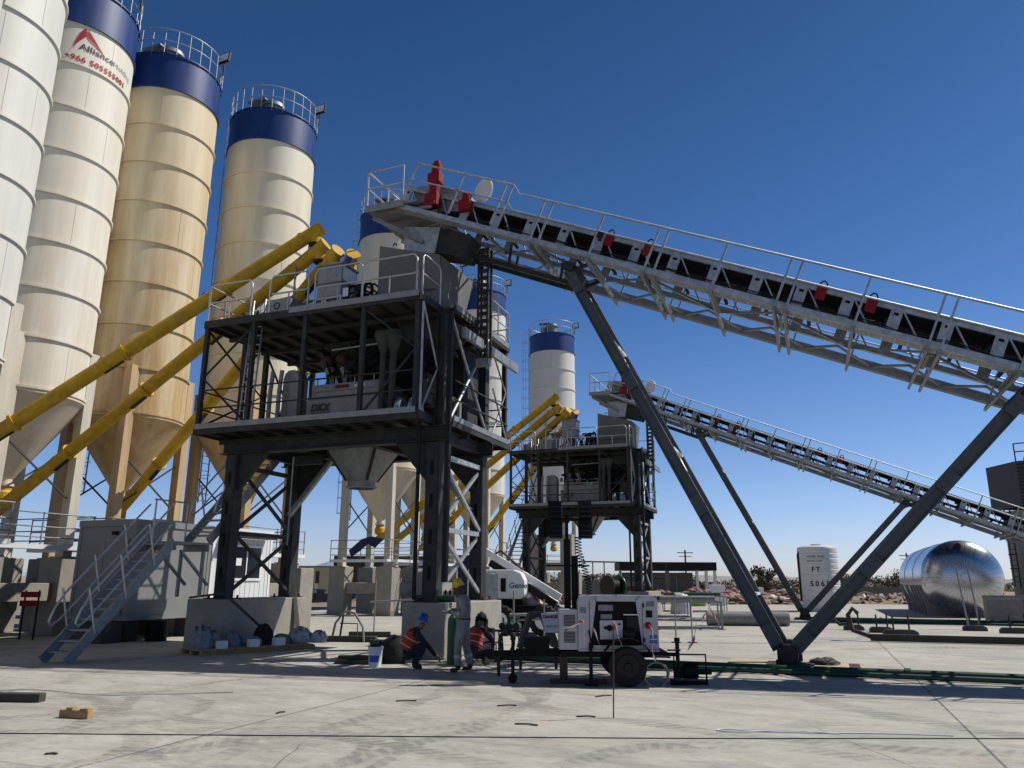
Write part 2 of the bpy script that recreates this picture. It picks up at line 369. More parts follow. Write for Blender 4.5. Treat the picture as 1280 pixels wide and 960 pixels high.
    wv = N.new('ShaderNodeMix'); wv.data_type = 'RGBA'; wv.inputs[0].default_value = .12; L.new(tc.outputs['Object'], wv.inputs[6]); L.new(wn.outputs['Color'], wv.inputs[7]); L.new(wv.outputs[2], vc.inputs[0])
    c = mix(ma('MULTIPLY', mr(vc.outputs['Distance'], .0008, .0022, 1, 0), mr(noise(.3, 3), .5, .6)), c, (.10, .095, .085))
    c = mix(mr(noise(1.1, 6, .6), .67, .73, 0, .6), c, (.13, .125, .115))
    c = mix(mr(noise(.75, 10, .75, (1, 1.5, 1), 2.), .62, .66, 0, .4), c, (.56, .545, .50))
    vo = N.new('ShaderNodeTexVoronoi'); vo.inputs['Scale'].default_value = 2.3; L.new(tc.outputs['Object'], vo.inputs[0])
    c = mix(mr(vo.outputs['Distance'], .03, .045, .55, 0), c, (.10, .095, .085))
    L.new(c, b.inputs['Base Color']); b.inputs['Roughness'].default_value = .85
    L.new(mr(noise(1.2, 6), .3, .7, .62, .95), b.inputs['Roughness'])
    bp = N.new('ShaderNodeBump'); bp.inputs['Strength'].default_value = .35; bp.inputs['Distance'].default_value = .01
    L.new(noise(40, 6, .7), bp.inputs['Height']); L.new(bp.outputs[0], b.inputs['Normal'])
    return m
M['slab'] = slab_mat()
M['soil'] = mat('desert_soil', (.30, .225, .145), .95, var=.3, scale=.05, dirt=(.17, .13, .09), dirt_amt=.35, detail=12)
solo('ground', None, None, MB().quad((-9000, -3000, -.12), (9000, -3000, -.12), (9000, 9000, -.12), (-9000, 9000, -.12)), 'soil', frame='world', kind='structure')
solo('concrete_slab', None, None, MB().box(-19, 60, -40, 56, -.2, 0), 'slab', base=(0, 0, 0), kind='structure')
solo('gravel_yard', None, None, MB().quad((-140, -40, -.05), (-19.1, -40, -.05), (-19.1, 56, -.05), (-140, 56, -.05)), mat('yard_gravel', (.20, .18, .15), .95, var=.3, scale=.6, bump=.5, bscale=8), kind='structure')

def ridge(name, y, x0, x1, hmax, col, seed, n=160, depth=400, prof=None):
    rnd = random.Random(seed); mb = MB(); pts = []
    ph = [rnd.uniform(0, 6.28) for _ in range(7)]
    for i in range(n+1):
        t = i/n; x = x0+(x1-x0)*t
        h = sum(math.sin(t*(3+5*k)*3.1+ph[k])/(1+k) for k in range(7))*.22+.55
        h = max(.05, h)*hmax*(prof(x) if prof else 1)
        pts.append((x, h))
    for (a, ha), (b, hb) in zip(pts, pts[1:]):
        mb.quad((a, y, -1), (b, y, -1), (b, y+depth*.5, hb), (a, y+depth*.5, ha)); mb.quad((a, y+depth*.5, ha), (b, y+depth*.5, hb), (b, y+depth, -1), (a, y+depth, -1))
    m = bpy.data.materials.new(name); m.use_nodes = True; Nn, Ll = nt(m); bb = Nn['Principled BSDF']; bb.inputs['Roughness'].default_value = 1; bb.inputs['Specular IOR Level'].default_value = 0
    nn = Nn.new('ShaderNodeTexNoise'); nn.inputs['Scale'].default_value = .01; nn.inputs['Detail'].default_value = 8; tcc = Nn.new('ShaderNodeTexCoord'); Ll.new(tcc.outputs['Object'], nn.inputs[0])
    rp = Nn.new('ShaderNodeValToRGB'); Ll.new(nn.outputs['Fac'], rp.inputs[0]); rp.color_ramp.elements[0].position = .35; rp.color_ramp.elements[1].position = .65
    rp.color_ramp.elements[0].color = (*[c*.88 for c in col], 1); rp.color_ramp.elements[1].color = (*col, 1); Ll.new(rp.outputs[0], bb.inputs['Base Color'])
    solo(name, None, None, mb, m, frame='world', kind='structure')
ridge('hills', 5200, -4200, 900, 190, (.34, .40, .50), 3, prof=lambda x: max(.18, min(1, 1.1-abs(x+1300)/2600)))  # bluish colour carries the haze of distance
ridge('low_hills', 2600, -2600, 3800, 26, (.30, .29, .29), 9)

# ------------------------------------------------------------------ silos
RS = 1.95; ZJ = 7.53; ZB = 20.8; ZT = 22.4; RH = (ZB-ZJ)/8
def make_silo(base, label, body, cone, leg, group='cement silos', logo=False, tag=None):
    """base in plant coords"""
    bx_, by_ = base
    t = Thing('cement_silo', label, 'silo', (bx_, by_, 0), group=group)
    c = (bx_, by_, 0)
    prof = []
    z = ZJ
    for k in range(8):
        prof += [(RS+.004*(k % 2), z), (RS+.065, z), (RS+.065, z+.075), (RS, z+.085), (RS, z+RH)]; z += RH
    cyl = t.part('shell', MB().lathe(c, prof, 72), body)
    m_ = MB(); rs = random.Random(int(abs(bx_*7+by_*3)*10))
    for k in range(8):
        for q in range(3):
            a = rs.uniform(0, 6.283); rr = RS+.004; z_ = ZJ+k*RH
            m_.tube([(bx_+rr*math.cos(a), by_+rr*math.sin(a), z_+.09), (bx_+rr*math.cos(a), by_+rr*math.sin(a), z_+RH-.01)], .005, 4, caps=False)
    t.part('weld_seam', m_, body, parent=cyl)
    t.part('top_band', MB().lathe(c, [(RS, ZB), (RS+.065, ZB), (RS+.065, ZB+.08), (RS+.004, ZB+.09), (RS+.004, ZT-.06), (RS+.05, ZT-.06), (RS+.05, ZT), (0, ZT+.25)], 72), 'blue')
    t.part('cone', MB().lathe(c, [(RS+.03, ZJ), (RS+.03, ZJ-.1), (RS-.01, ZJ-.12), (.2, 4.85), (.2, 4.7), (.27, 4.7), (.27, 4.62)], 48), cone)
    mb = MB().lathe(c, [(.0, 4.62), (.22, 4.6), (.22, 4.5), (.28, 4.42), (.28, 4.2), (.2, 4.1), (.0, 4.05)], 16)
    t.part('valve', mb, 'yellow')
    for sx in (-1, 1):
        for sy in (-1, 1):
            x, y = bx_+sx*1.38, by_+sy*1.38
            m_ = MB().box(x-.17, x+.17, y-.17, y+.17, 2.44, ZJ+1.75).box(x-.27, x+.27, y-.27, y+.27, 2.40, 2.44)
            lg = t.part('leg', m_, leg)
    for sx in (-1, 1):
        t.part('leg_brace', MB().beam((bx_+sx*1.36, by_-1.17, 4.3), (bx_+sx*1.36, by_+1.17, 5.9), .05), 'steel_mid')
        t.part('leg_brace', MB().beam((bx_+sx*1.41, by_+1.17, 4.3), (bx_+sx*1.41, by_-1.17, 5.9), .05), 'steel_mid')
    # service platform with rails
    m_ = MB().box(bx_-1.7, bx_+1.7, by_-2.05, by_-1.62, 2.62, 2.76).box(bx_+1.62, bx_+2.05, by_-1.6, by_+1.9, 2.62, 2.76)
    t.part('platform', m_, 'white')
    m_ = MB()
    for h in (2.98, 3.3, 3.72):
        m_.tube([(bx_-1.7, by_-1.95, h), (bx_+1.95, by_-2.0, h), (bx_+2.0, by_+1.9, h)], .022, 5)
        m_.tube([(bx_-1.7, by_+1.75, h), (bx_+1.8, by_+1.75, h)], .02, 5)
    for x in (-1.7, .1, 1.9): m_.tube([(bx_+x, by_-1.98, 2.7), (bx_+x, by_-1.98, 3.75)], .022, 5)
    for y in (0, 1.85): m_.tube([(bx_+2.0, by_+y, 2.7), (bx_+2.0, by_+y, 3.75)], .022, 5)
    t.part('platform_rail', m_, 'galv_dull')
    # top rail
    m_ = MB(); n = 40
    circ = lambda r, z: [(bx_+r*math.cos(2*math.pi*i/n), by_+r*math.sin(2*math.pi*i/n), z) for i in range(n)]
    m_.tube(circ(RS+.02, ZT+1.12), .028, 5, closed=True); m_.tube(circ(RS+.02, ZT+.58), .02, 5, closed=True)
    for i in range(26):
        a = 2*math.pi*i/26; m_.tube([(bx_+(RS+.02)*math.cos(a), by_+(RS+.02)*math.sin(a), ZT-.1), (bx_+(RS+.02)*math.cos(a), by_+(RS+.02)*math.sin(a), ZT+1.12)], .02, 5)
    t.part('top_rail', m_, 'tube')
    # filter on the roof
    m_ = MB().lathe((bx_+.1, by_-.3, 0), [(.45, ZT+.1), (.45, ZT+.95), (.55, ZT+.95), (.5, ZT+1.15), (0, ZT+1.22)], 16).box(bx_-.75, bx_-.35, by_-.9, by_-.4, ZT+.1, ZT+.85).box(bx_-.9, bx_+.1, by_-.95, by_-.3, ZT+1.15, ZT+1.22)
    t.part('dust_filter', m_, 'galv_dull')
    # caged ladder on the left side
    m_ = MB(); xl = bx_-RS-.12
    for sy in (-.22, .22): m_.beam((xl, by_+sy, 4.9), (xl, by_+sy, ZT+1.1), .03, .05)
    z = 5.0
    while z < ZT+1: m_.beam((xl, by_-.22, z), (xl, by_+.22, z), .022); z += .32
    lad = t.part('ladder', m_, 'galv_dull')
    m_ = MB(); z = 5.3
    arc = lambda z: [(xl-.38*math.sin(a)*1.9, by_+.36*math.cos(a), z) for a in [math.pi*i/8 for i in range(9)]]
    while z < ZT+1: m_.tube(arc(z), .012, 4); z += .85
    for a in (math.pi*.25, math.pi*.5, math.pi*.75): m_.tube([(xl-.72*math.sin(a), by_+.36*math.cos(a), 5.3), (xl-.72*math.sin(a), by_+.36*math.cos(a), ZT+1)], .010, 4)
    t.part('ladder_cage', m_, 'galv_dull', parent=lad)
    # floodlight on the rail, right hand side
    a = R(28); fx, fy = bx_+(RS+.1)*math.cos(a), by_+(RS+.1)*math.sin(a)
    m_ = MB().beam((fx, fy, ZT+.5), (fx, fy, ZT+1.12), .05).beam((fx, fy, ZT+1.1), (fx+.1, fy-.1, ZT+1.15), .05)
    lf = t.part('floodlight', m_, 'dark')
    ax = Matrix.Rotation(R(-70), 4, 'Z') @ Matrix.Rotation(R(78), 4, 'Y') @ Matrix.Rotation(R(20), 4, 'X')
    hb = MB().box(-.26, .26, -.28, .28, -.05, .05).map(lambda v: ax @ v + Vector((fx+.14, fy-.16, ZT+1.22)))
    t.part('housing', hb, 'dark', parent=lf)
    hb = MB().box(-.21, .21, -.23, .23, .052, .06).map(lambda v: ax @ v + Vector((fx+.14, fy-.16, ZT+1.22)))
    t.part('lens', hb, 'lens', parent=lf)
    if logo:
        a0 = R(-57)-TH+R(-10)          # faces the camera side
        r = RS+.02
        def wrap(ox, oz):
            def f(v):
                a = a0 + (v.x+ox)/RS; return (bx_+r*math.cos(a), by_+r*math.sin(a), v.y+oz)
            return f
        t.part('lettering', text_mb('Alliance', .34, wrap(.42, 19.80), spacing=1.1, bold=.006), 'logo_black')
        t.part('lettering', text_mb('Holding', .30, wrap(1.62, 19.80), spacing=1.05), 'logo_grey')
        t.part('lettering', text_mb('+966 505555001', .29, wrap(.0, 19.32), spacing=1.16, bold=.010), 'logo_red')
        lg = MB()
        for poly in ([(.22, 19.72), (.27, 20.08), (.38, 20.46), (.50, 20.66), (.56, 20.66), (.57, 20.36), (.42, 20.14), (.30, 19.95)], [(.60, 20.66), (.78, 20.44), (1.02, 20.16), (1.28, 19.92), (.98, 20.08), (.74, 20.22), (.61, 20.34)]):
            f = wrap(0, 0); lg.quad(*[f(Vector((x*1.0, z, 0))) for x, z in poly])
        t.part('emblem', lg, 'logo_red')
    return t
def loc_of(X, Y):
    dx, dy = X-O.x, Y-O.y; c, s = math.cos(TH), math.sin(TH)
    return (c*dx+s*dy, -s*dx+c*dy)
P1 = {'S0': (-14.25, 15.1), 'S1': (-15.9, 19.9), 'S2': (-16.4, 25.04), 'S3': (-14.62, 28.93), 'S4': (-11.37, 32.66)}
s1 = make_silo(loc_of(*P1['S1']), 'clean white cement silo at the left edge, next to the lettered silo', 'silo_clean', 'cone_light', 'leg_paint')
s2 = make_silo(loc_of(*P1['S2']), 'cream cement silo with red emblem and lettering under its blue band', 'silo_light', 'cone_light', 'leg_paint', logo=True)
s3 = make_silo(loc_of(*P1['S3']), 'rust brown stained cement silo between the lettered silo and the dusty one', 'silo_rust', 'cone_rust', 'leg_rust')
s4 = make_silo(loc_of(*P1['S4']), 'dusty beige cement silo with blue top standing behind the large mixing tower', 'silo_mid', 'cone_rust', 'leg_rust')
s6 = make_silo(loc_of(-7.07, 42.25), 'cream silo behind the grey plate hopper, its cone seen under the large tower', 'silo_mid', 'cone_light', 'leg_paint')
def world_delta(a, b): return Vector((b[0]-a[0], b[1]-a[1], 0))
s7 = copy_tree(s1.o, world_delta(P1['S1'], (-2.45, 54.9)), 'white cement silo just right of the large mixing tower, behind its bracing')
s7b = copy_tree(s6.o, world_delta((-7.07, 42.25), (-5.6, 51.2)), 'cream cement silo glimpsed through the bracing of the large mixing tower')
s5 = copy_tree(s1.o, world_delta(P1['S1'], (3.5, 64.96)), 'white cement silo standing farthest back, alone behind the small mixing tower')
s0 = copy_tree(s1.o, world_delta(P1['S1'], P1['S0']), 'clean white cement silo just cut off by the top left corner')

# footings: four concrete piers with tie beams under each silo
def make_footing(x, y, label):
    t = Thing('silo_footing', label, 'footing', (x, y, 0), group='concrete silo footings')
    for sx in (-1, 1):
        for sy in (-1, 1):
            px, py = x+sx*1.38, y+sy*1.38
            t.part('pier', MB().box(px-.48, px+.48, py-.42, py+.42, 0, 2.4), 'concrete', bevel=.03)
    m_ = MB()
    for s_ in (-1, 1):
        m_.box(x-.9, x+.9, y+s_*1.38-.25, y+s_*1.38+.25, 1.05, 1.6); m_.box(x+s_*1.38-.25, x+s_*1.38+.25, y-.96, y+.96, 1.05, 1.6)
    t.part('tie_beam', m_, 'concrete', bevel=.02)
    return t
f1 = make_footing(*loc_of(*P1['S2']), 'concrete footing under the lettered silo, beside the foot of the stairs')
foots = {'S1': ((-15.9, 19.9), 'concrete footing under the clean white silo at the left edge'), 'S3': (P1['S3'], 'concrete footing behind the container office under the rusty silo'),
 'S4': (P1['S4'], 'concrete footing under the dusty silo behind the large tower'), 'S6': ((-7.07, 42.25), 'pair of dark concrete piers with tie beam seen between the legs of the large tower'),
 'S7': ((-2.45, 54.9), 'concrete footing under the white silo right of the large tower'), 'S7b': ((-5.6, 51.2), 'concrete footing under the silo glimpsed through the tower bracing'), 'S5': ((3.5, 64.96), 'distant concrete footing under the farthest silo behind the small tower')}
for k, (p, lab) in foots.items():
    copy_tree(f1.o, world_delta(P1['S2'], p), lab)

# ------------------------------------------------------------------ mixing tower
def rail_run(mb, pts, base_h=0, posts=None, r=.022, h=1.08, loop=False):
    """pts: floor points; top and middle rails along them, a post at each"""
    for hh in (h, h*.53): mb.tube([(p[0], p[1], p[2]+hh) for p in pts], r, 6)
    for p in pts: mb.tube([p, (p[0], p[1], p[2]+h)], r, 6)
def make_tower():
    t = Thing('mixing_tower', 'large dark steel mixing tower with two railed decks standing nearest on concrete blocks', 'tower', (-3.0, 2.3, 1.24), group='steel mixing towers')
    XL, XR, YN, YF = -6.08, .05, 1.0, 3.7
    Z0, Z1, Z2 = 1.24, 5.5, 8.5
    for x in (XL, XR):
        for y in (YN, YF):
            m_ = MB().channel((x, y, Z0), (x, y, Z1-.42), .34, .36, .035, up=(1, 0, 0)).box(x-.34, x+.34, y-.32, y+.32, Z0, Z0+.03)
            m_.box(x-.165, x+.165, y-.184, y-.174, Z0+.04, Z1-.45)
            for q in (-1, 1):
                for w_ in (-1, 1): m_.cyl((x+q*.26, y+w_*.24, Z0+.03), (x+q*.26, y+w_*.24, Z0+.1), .03, 6)
            col = t.part('column', m_, 'steel')
            for z in (Z0+.5, Z0+1.35, Z0+2.2, Z0+3.0): t.part('slot', MB().box(x-.045, x+.045, y-.189, y-.1845, z, z+.34), 'black', parent=col)
            s_ = 1 if x == XL else -1
            t.part('gusset', MB().prism([(x+s_*.175, Z1-.42), (x+s_*1.1, Z1-.42), (x+s_*.175, Z1-1.45)], 1, y-.06, y+.06), 'steel', parent=col)
    m_ = MB()
    for y in (YN, YF): m_.channel((XL-.45, y, Z1-.215), (XR+.4, y, Z1-.215), .3, .4, .03)
    for x in (XL, -4.2, -2.0, XR): m_.channel((x, YN+.16, Z1-.2), (x, YF-.16, Z1-.2), .2, .3, .025)
    t.part('main_girder', m_, 'steel')
    # decks
    def deck(z, nm, back):
        m_ = MB().box(-6.7, 0, 0.02, back-.02, z+.12, z+.16)
        if True: m_.box(.002, .36, YN+.2, back-.02, z+.12, z+.16)
        d = t.part(nm, m_, 'steel_mid')
        e = MB().box(-6.72, .02, -.03, .018, z, z+.2).box(-6.74, -6.702, .02, back, z, z+.2).box(.361, .40, YN+.2, back, z, z+.2).box(-6.70, .36, back-.018, back+.03, z, z+.2).box(.002, .04, .02, YN+.19, z, z+.2)
        t.part('edge_beam', e, 'steel', parent=d)
        j = MB()
        x = -6.3
        while x < 0: j.box(x-.03, x+.03, .03, back-.03, z+.0, z+.118); x += .62
        for y in (1.0, 2.4, 3.7): j.box(-6.68, .3, y-.05, y+.05, z-.12, z-.002)
        t.part('joist', j, 'steel', parent=d)
        return d
    d1 = deck(Z1, 'lower_deck', 5.1); d2 = deck(Z2, 'upper_deck', 5.1)
    m_ = MB().box(-6.68, -.02, -.045, -.033, Z1+.14, Z1+.28).box(.402, .414, 1.25, 5.0, Z1+.14, Z1+.28)
    t.part('toe_board', m_, 'galv_dull', parent=d1)
    t.part('toe_board', MB().box(-3.9, -.02, -.045, -.033, Z2+.1, Z2+.26).box(.402, .414, 1.25, 5.0, Z2+.1, Z2+.26), 'galv_dull', parent=d2)
    # upper storey posts
    for x in (-6.65, -5.05, -3.4, -1.63, -.08):
        t.part('post', MB().beam((x, .06, Z1+.16), (x, .06, Z2), .11, .11), 'steel')
    for (x, y) in ((-6.65, 5.0), (-5.05, 5.0), (-3.4, 5.0), (-1.63, 5.0), (.28, 5.0), (-6.65, 2.6), (-6.1, YF), (-6.1, YN)):
        t.part('post', MB().beam((x, y, Z1+.16), (x, y, Z2), .13, .13), 'steel')
    t.part('post', MB().channel((XR+.1, YN, Z1-.02), (XR+.1, YN, Z2), .22, .24, .03), 'steel')
    t.part('post', MB().channel((XR+.1, YF, Z1-.02), (XR+.1, YF, Z2), .26, .24, .03), 'steel')
    # bracing
    r = .035; zb, zt = Z1+.2, Z2-.05
    for pts, rr, mm in (([(-1.6, .06, zt), (-.1, .06, (zb+zt)/2+.2), (-1.6, .06, zb)], r, 'steel'), ([(-5.05, .06, zt), (-6.65, .06, (zb+zt)/2), (-5.05, .06, zb)], r, 'steel'),
        ([(-6.65, .1, zt), (-6.65, 2.5, (zb+zt)/2), (-6.65, .1, zb)], r, 'steel'), ([(-6.65, 2.6, zt), (-6.65, 5, zb)], r, 'steel'), ([(-6.68, 2.6, zb), (-6.68, 5, zt)], r, 'steel'),
        ([(-5.05, 5, zb+.1), (-3.45, 5, zt-.4)], .05, 'steel'), ([(-5.05, 5.06, zt-.5), (-3.45, 5.06, zb)], .05, 'steel'),
        ([(.05, .08, zt), (.05, .95, zb+1.25), (.05, .1, zb)], .03, 'galv'), ([(.07, .04, zb), (.07, .04, zt)], .03, 'galv'),
        ([(XR+.26, YN+.15, zt), (XR+.26, YF-.15, zb)], .045, 'galv'), ([(XR+.30, YN+.15, zb), (XR+.30, YF-.15, zt)], .045, 'galv'),
        ([(.3, YF+.2, zt-.1), (.33, 4.95, zb+1.5), (.33, YF+.2, zb)], .03, 'galv'), ([(.36, 5.0, zb), (.36, YF+.2, zb+1.4)], .03, 'galv')):
        t.part('cross_brace', MB().tube(pts, rr, 6), mm)
    for x in (XR, XL):          # bracing between the legs
        b = MB(); xx = x+.1
        for z in (4.75, 2.95): b.beam((xx, YN+.26, z), (xx, YF-.26, z), .08, .12)
        b.beam((xx+.02, YN+.2, 4.6), (xx+.02, YF-.2, 3.05), .06, .09); b.beam((xx-.05, YF-.2, 4.6), (xx-.05, YN+.2, 3.05), .06, .09)
        b.beam((xx+.02, YN+.2, 2.85), (xx+.02, YF-.2, 1.45), .06, .09); b.beam((xx-.05, YF-.2, 2.85), (xx-.05, YN+.2, 1.45), .06, .09)
        t.part('leg_bracing', b, 'galv' if x == XR else 'steel')
    t.part('knee_strut', MB().beam((XR-.1, YF-.3, 3.6), (-1.5, YF-.3, Z1-.3), .14, .12), 'galv_dull'); t.part('knee_strut', MB().beam((XL+.1, YF-.3, 3.6), (-4.6, YF-.3, Z1-.3), .14, .12), 'galv_dull')
    # guard rails
    g = MB(); z = Z2+.16
    for (a, b_) in ((-6.65, -5.2), (-4.6, -3.35), (-3.15, -1.7), (-1.68, -.12)):
        g.tube([(a, .0, z), (a, .0, z+.95), (a+.1, .0, z+1.08), (b_-.1, .0, z+1.08), (b_, .0, z+.95), (b_, 0, z+.6), (b_-.08, 0, z+.56), (a+.08, 0, z+.56)], .024, 6)
        g.tube([(b_, 0, z), (b_, 0, z+.7)], .024, 6)
        g.tube([((a+b_)/2, 0, z), ((a+b_)/2, 0, z+.56)], .02, 6)
    g.tube([(.02, .05, z), (.02, .05, z+1.0), (.02, .15, z+1.08), (.02, .95, z+1.08), (.02, 1.05, z+.95), (.02, 1.05, z)], .024, 6); g.tube([(.02, .05, z+.55), (.02, 1.05, z+.55)], .02, 6)
    rail_run(g, [(.38, 3.5, z), (.38, 4.2, z), (.38, 5.05, z), (-1.6, 5.05, z), (-3.2, 5.05, z), (-5, 5.05, z), (-6.68, 5.05, z), (-6.68, 3.5, z), (-6.68, 1.8, z), (-6.68, .05, z)])
    t.part('guard_rail', g, 'tube', parent=d2)
    g = MB(); z = Z1+.16
    for h in (1.05, .55):
        g.tube([(-6.65, .02, z+h), (-3.4, .02, z+h), (-.08, .02, z+h)], .022, 6); g.tube([(-6.65, 5.02, z+h), (.3, 5.02, z+h)], .022, 6)
        g.tube([(-6.65, .1, z+h), (-6.65, 5, z+h)], .022, 6); g.tube([(.38, 1.3, z+h), (.38, 5, z+h)], .022, 6)
    t.part('guard_rail', g, 'steel', parent=d1)
    # ladder
    g = MB(); xl, yl = -5.45, .55
    for sx in (-.2, .2): g.tube([(xl+sx, yl-.1, Z1+.16), (xl+sx, yl+.1, Z2+.9), (xl+sx, yl+.4, Z2+.98), (xl+sx, yl+.45, Z2+.2)], .026, 6)
    for i in range(11): g.tube([(xl-.2, yl-.09+i*.016, Z1+.4+i*.27), (xl+.2, yl-.09+i*.016, Z1+.4+i*.27)], .018, 6)
    t.part('ladder', g, 'tube')
    # mast that carries the conveyor head
    b = MB()
    for sx in (-.14, .14):
        for sy in (-.12, .12): b.beam((.62+sx, 2.6+sy, 7.6), (.62+sx, 2.6+sy, 10.75), .06)
    for i in range(14): b.box(.62-.17, .62+.17, 2.47, 2.485, 7.75+i*.21, 7.75+i*.21+.12)
    for i in range(14): b.box(.62-.172, .62-.155, 2.5, 2.7, 7.75+i*.21, 7.75+i*.21+.12)
    b.box(.45, .8, 2.45, 2.75, 10.75, 10.8)
    t.part('head_mast', b, 'dark_brown')
    b = MB().beam((.64, 1.2, 7.95), (.64, 5.1, 7.95), .1, .26).beam((.42, 2.6, 7.5), (.8, 2.6, 7.5), .2)
    for y in (1.6, 2.3, 3.0, 3.7, 4.4): b.box(.692, .70, y, y+.12, 7.85, 8.05)
    t.part('side_walkway', b, 'galv_dull')
    # cable tray on the near right column
    b = MB().box(XR+.33, XR+.45, YN-.2, YN-.08, 1.7, 8.4).tube([(XR-.32, YN-.3, 1.3), (XR-.32, YN-.3, 8.4)], .05, 8)
    t.part('cable_tray', b, 'dark')
    b = MB()
    for x in (-5.2, -4.9): b.tube([(x, 1.1, Z1+.16), (x, 1.1, Z1+1.3), (x+.05, 1.1, Z1+1.9)], .06, 8)
    b.tube([(-4.1, .9, 4.9), (-4.1, .9, 2.6)], .02, 6)
    t.part('pipe', b, 'galv_dull')
    return t
tower = make_tower()

# concrete blocks below the towers
blk = MB().box(-.52, .6, .6, 4.1, 0, 1.24)
bR = solo('foundation_block', 'long concrete block under the right legs of the large tower, behind the crouching worker', 'foundation', blk, 'concrete', base=(.04, 2.3, 0), group='tower foundation blocks', bevel=.03)
bL = solo('foundation_block', 'long concrete block under the left legs of the large tower, with sacks piled beside it', 'foundation', MB().box(-6.9, -5.68, .6, 4.1, 0, 1.24), 'concrete', base=(-6.3, 2.3, 0), group='tower foundation blocks', bevel=.03)
bB = solo('foundation_pier', 'tall light concrete pier behind the far left leg of the large tower', 'pier', MB().box(-7.1, -6.5, 4.9, 5.6, 0, 2.1), 'concrete', base=(-6.8, 5.25, 0), bevel=.03)

def make_mixer():
    t = Thing('concrete_mixer', 'grey twin shaft concrete mixer marked DKX inside the large tower', 'mixer', (-3.0, 2.4, 5.66), group='concrete mixers')
    y0, y1 = 1.5, 3.1
    body = MB().prism([(y0, 6.0), (y0-.04, 6.55), (y0+.05, 6.62), (y1-.05, 6.62), (y1+.04, 6.55), (y1, 6.0), (y1-.3, 5.8), (y0+.3, 5.8)], 0, -4.25, -1.85)
    bo = t.part('trough', body, 'mixer', bevel=.02)
    t.part('cover', MB().box(-4.1, -1.95, y0+.08, y1-.08, 6.622, 7.02).box(-4.14, -1.92, y0+.05, y1-.05, 6.80, 6.84), 'mixer', bevel=.015)
    t.part('marking', MB().box(-3.42, -3.2, y0+.066, y0+.074, 6.87, 6.96).box(-3.18, -2.96, y0+.066, y0+.074, 6.87, 6.96), 'red')
    t.part('marking', MB().box(-2.78, -2.62, y0+.066, y0+.074, 6.87, 6.94).box(-2.55, -2.45, y0+.066, y0+.074, 6.86, 6.96), 'white')
    t.part('lettering', text_mb('DKX', .28, lambda v: (-4.08+v.x, y0-.055, 6.24+v.y), shear=.25, bold=.012), 'logo_black', parent=bo)
    t.part('lettering', MB().box(-4.1, -3.45, y0-.048, y0-.04, 6.17, 6.19), 'logo_black', parent=bo)
    for i, x in enumerate((-3.7, -3.2)):
        m_ = MB().cyl((x, 1.9, 7.02), (x-.15, 1.9, 7.55), .14, 14)
        mo = t.part('motor', m_, 'mixer'); t.part('motor_cap', MB().cyl((x-.152, 1.9, 7.555), (x-.25, 1.9, 7.86), .19, 14), 'red_shade', parent=mo)  # caps take the darker red, shade inside the tower put into the colour
    m_ = MB()
    rnd = random.Random(3)
    for i in range(16):
        x = rnd.uniform(-4.1, -.6); y = rnd.uniform(1.8, 3.2); z = rnd.uniform(7.0, 7.5)
        m_.box(x-.15, x+.15, y-.12, y+.12, z, z+rnd.uniform(.1, .4))
    for i in range(10):
        x = rnd.uniform(-4, -.8); m_.tube([(x, 1.7, 7.02), (x, 1.7, 7.3), (x+rnd.uniform(-.6, .6), 2.0, 7.5), (x+rnd.uniform(-.9, .9), 2.6, 8.3)], .035, 6)
    t.part('pipework', m_, 'dark')
    m_ = MB().tube([(-3.9, 1.45, 7.15), (-2.1, 1.45, 7.15)], .025, 6)
    for x in (-3.9, -3.3, -2.7, -2.1): m_.tube([(x, 1.45, 6.9), (x, 1.45, 7.15)], .02, 6)
    m_.tube([(-3.6, 1.6, 8.0), (-1.9, 1.6, 8.05)], .03, 6)
    t.part('hand_rail', m_, 'galv')
    m_ = MB().prism([(x, z) for x, z in ((-4.95, 5.68), (-4.42, 5.68), (-4.42, 7.2), (-4.48, 7.36), (-4.6, 7.45), (-4.78, 7.45), (-4.9, 7.36), (-4.95, 7.2))], 1, 1.3, 1.75)
    t.part('side_cabinet', m_, 'mixer', bevel=.02)
    m_ = MB().prism([(2.0, 8.35), (4.4, 8.35), (3.6, 6.9), (2.8, 6.9)], 0, -4.0, -1.3).box(-3.2, -.3, 3.3, 4.7, 5.7, 8.2)
    t.part('weigh_bin', m_, 'steel'); t.part('back_panel', MB().box(-4.35, -3.21, 3.5, 3.6, 5.72, 8.3).box(-4.3, -3.4, 3.1, 3.49, 5.72, 7.4), 'dark')
    m_ = MB().beam((-4.4, 1.35, 5.78), (-1.7, 1.35, 5.78), .08, .12)
    t.part('skid', m_, 'white')
    for x in (-1.72, -1.42):
        m_ = MB().cyl((x, 1.25, 5.7), (x, 1.25, 7.6), .09, 12).lathe((x, 1.25, 0), [(.09, 7.6), (.26, 8.1), (.26, 8.2)], 12)
        t.part('chute_pipe', m_, 'steel_mid')
    for x in (-1.15, -.75):
        ax = Matrix.Rotation(R(90), 4, 'Y')
        m_ = MB().lathe((x, 1.35, 6.05), [(0, .12), (.1, .13), (.12, .08), (.3, .08), (.34, 0), (.3, -.08), (0, -.1)], 24, axis=ax)
        t.part('belt_wheel', m_, 'galv')
    m_ = MB()
    for i in range(12):
        x = rnd.uniform(-1.2, -.3); y = rnd.uniform(1.6, 3.0); z = rnd.uniform(5.7, 7.0); m_.box(x-.2, x+.2, y-.2, y+.2, z, z+.35)
    for i in range(5): m_.cyl((-1.2+.2*i, 1.5, 5.9+.22*i), (-1.2+.2*i, 2.3, 5.9+.22*i), .12, 10)
    t.part('drive_unit', m_, 'steel_mid')
    rq = random.Random(11); A_, B_, C_ = MB(), MB(), MB()
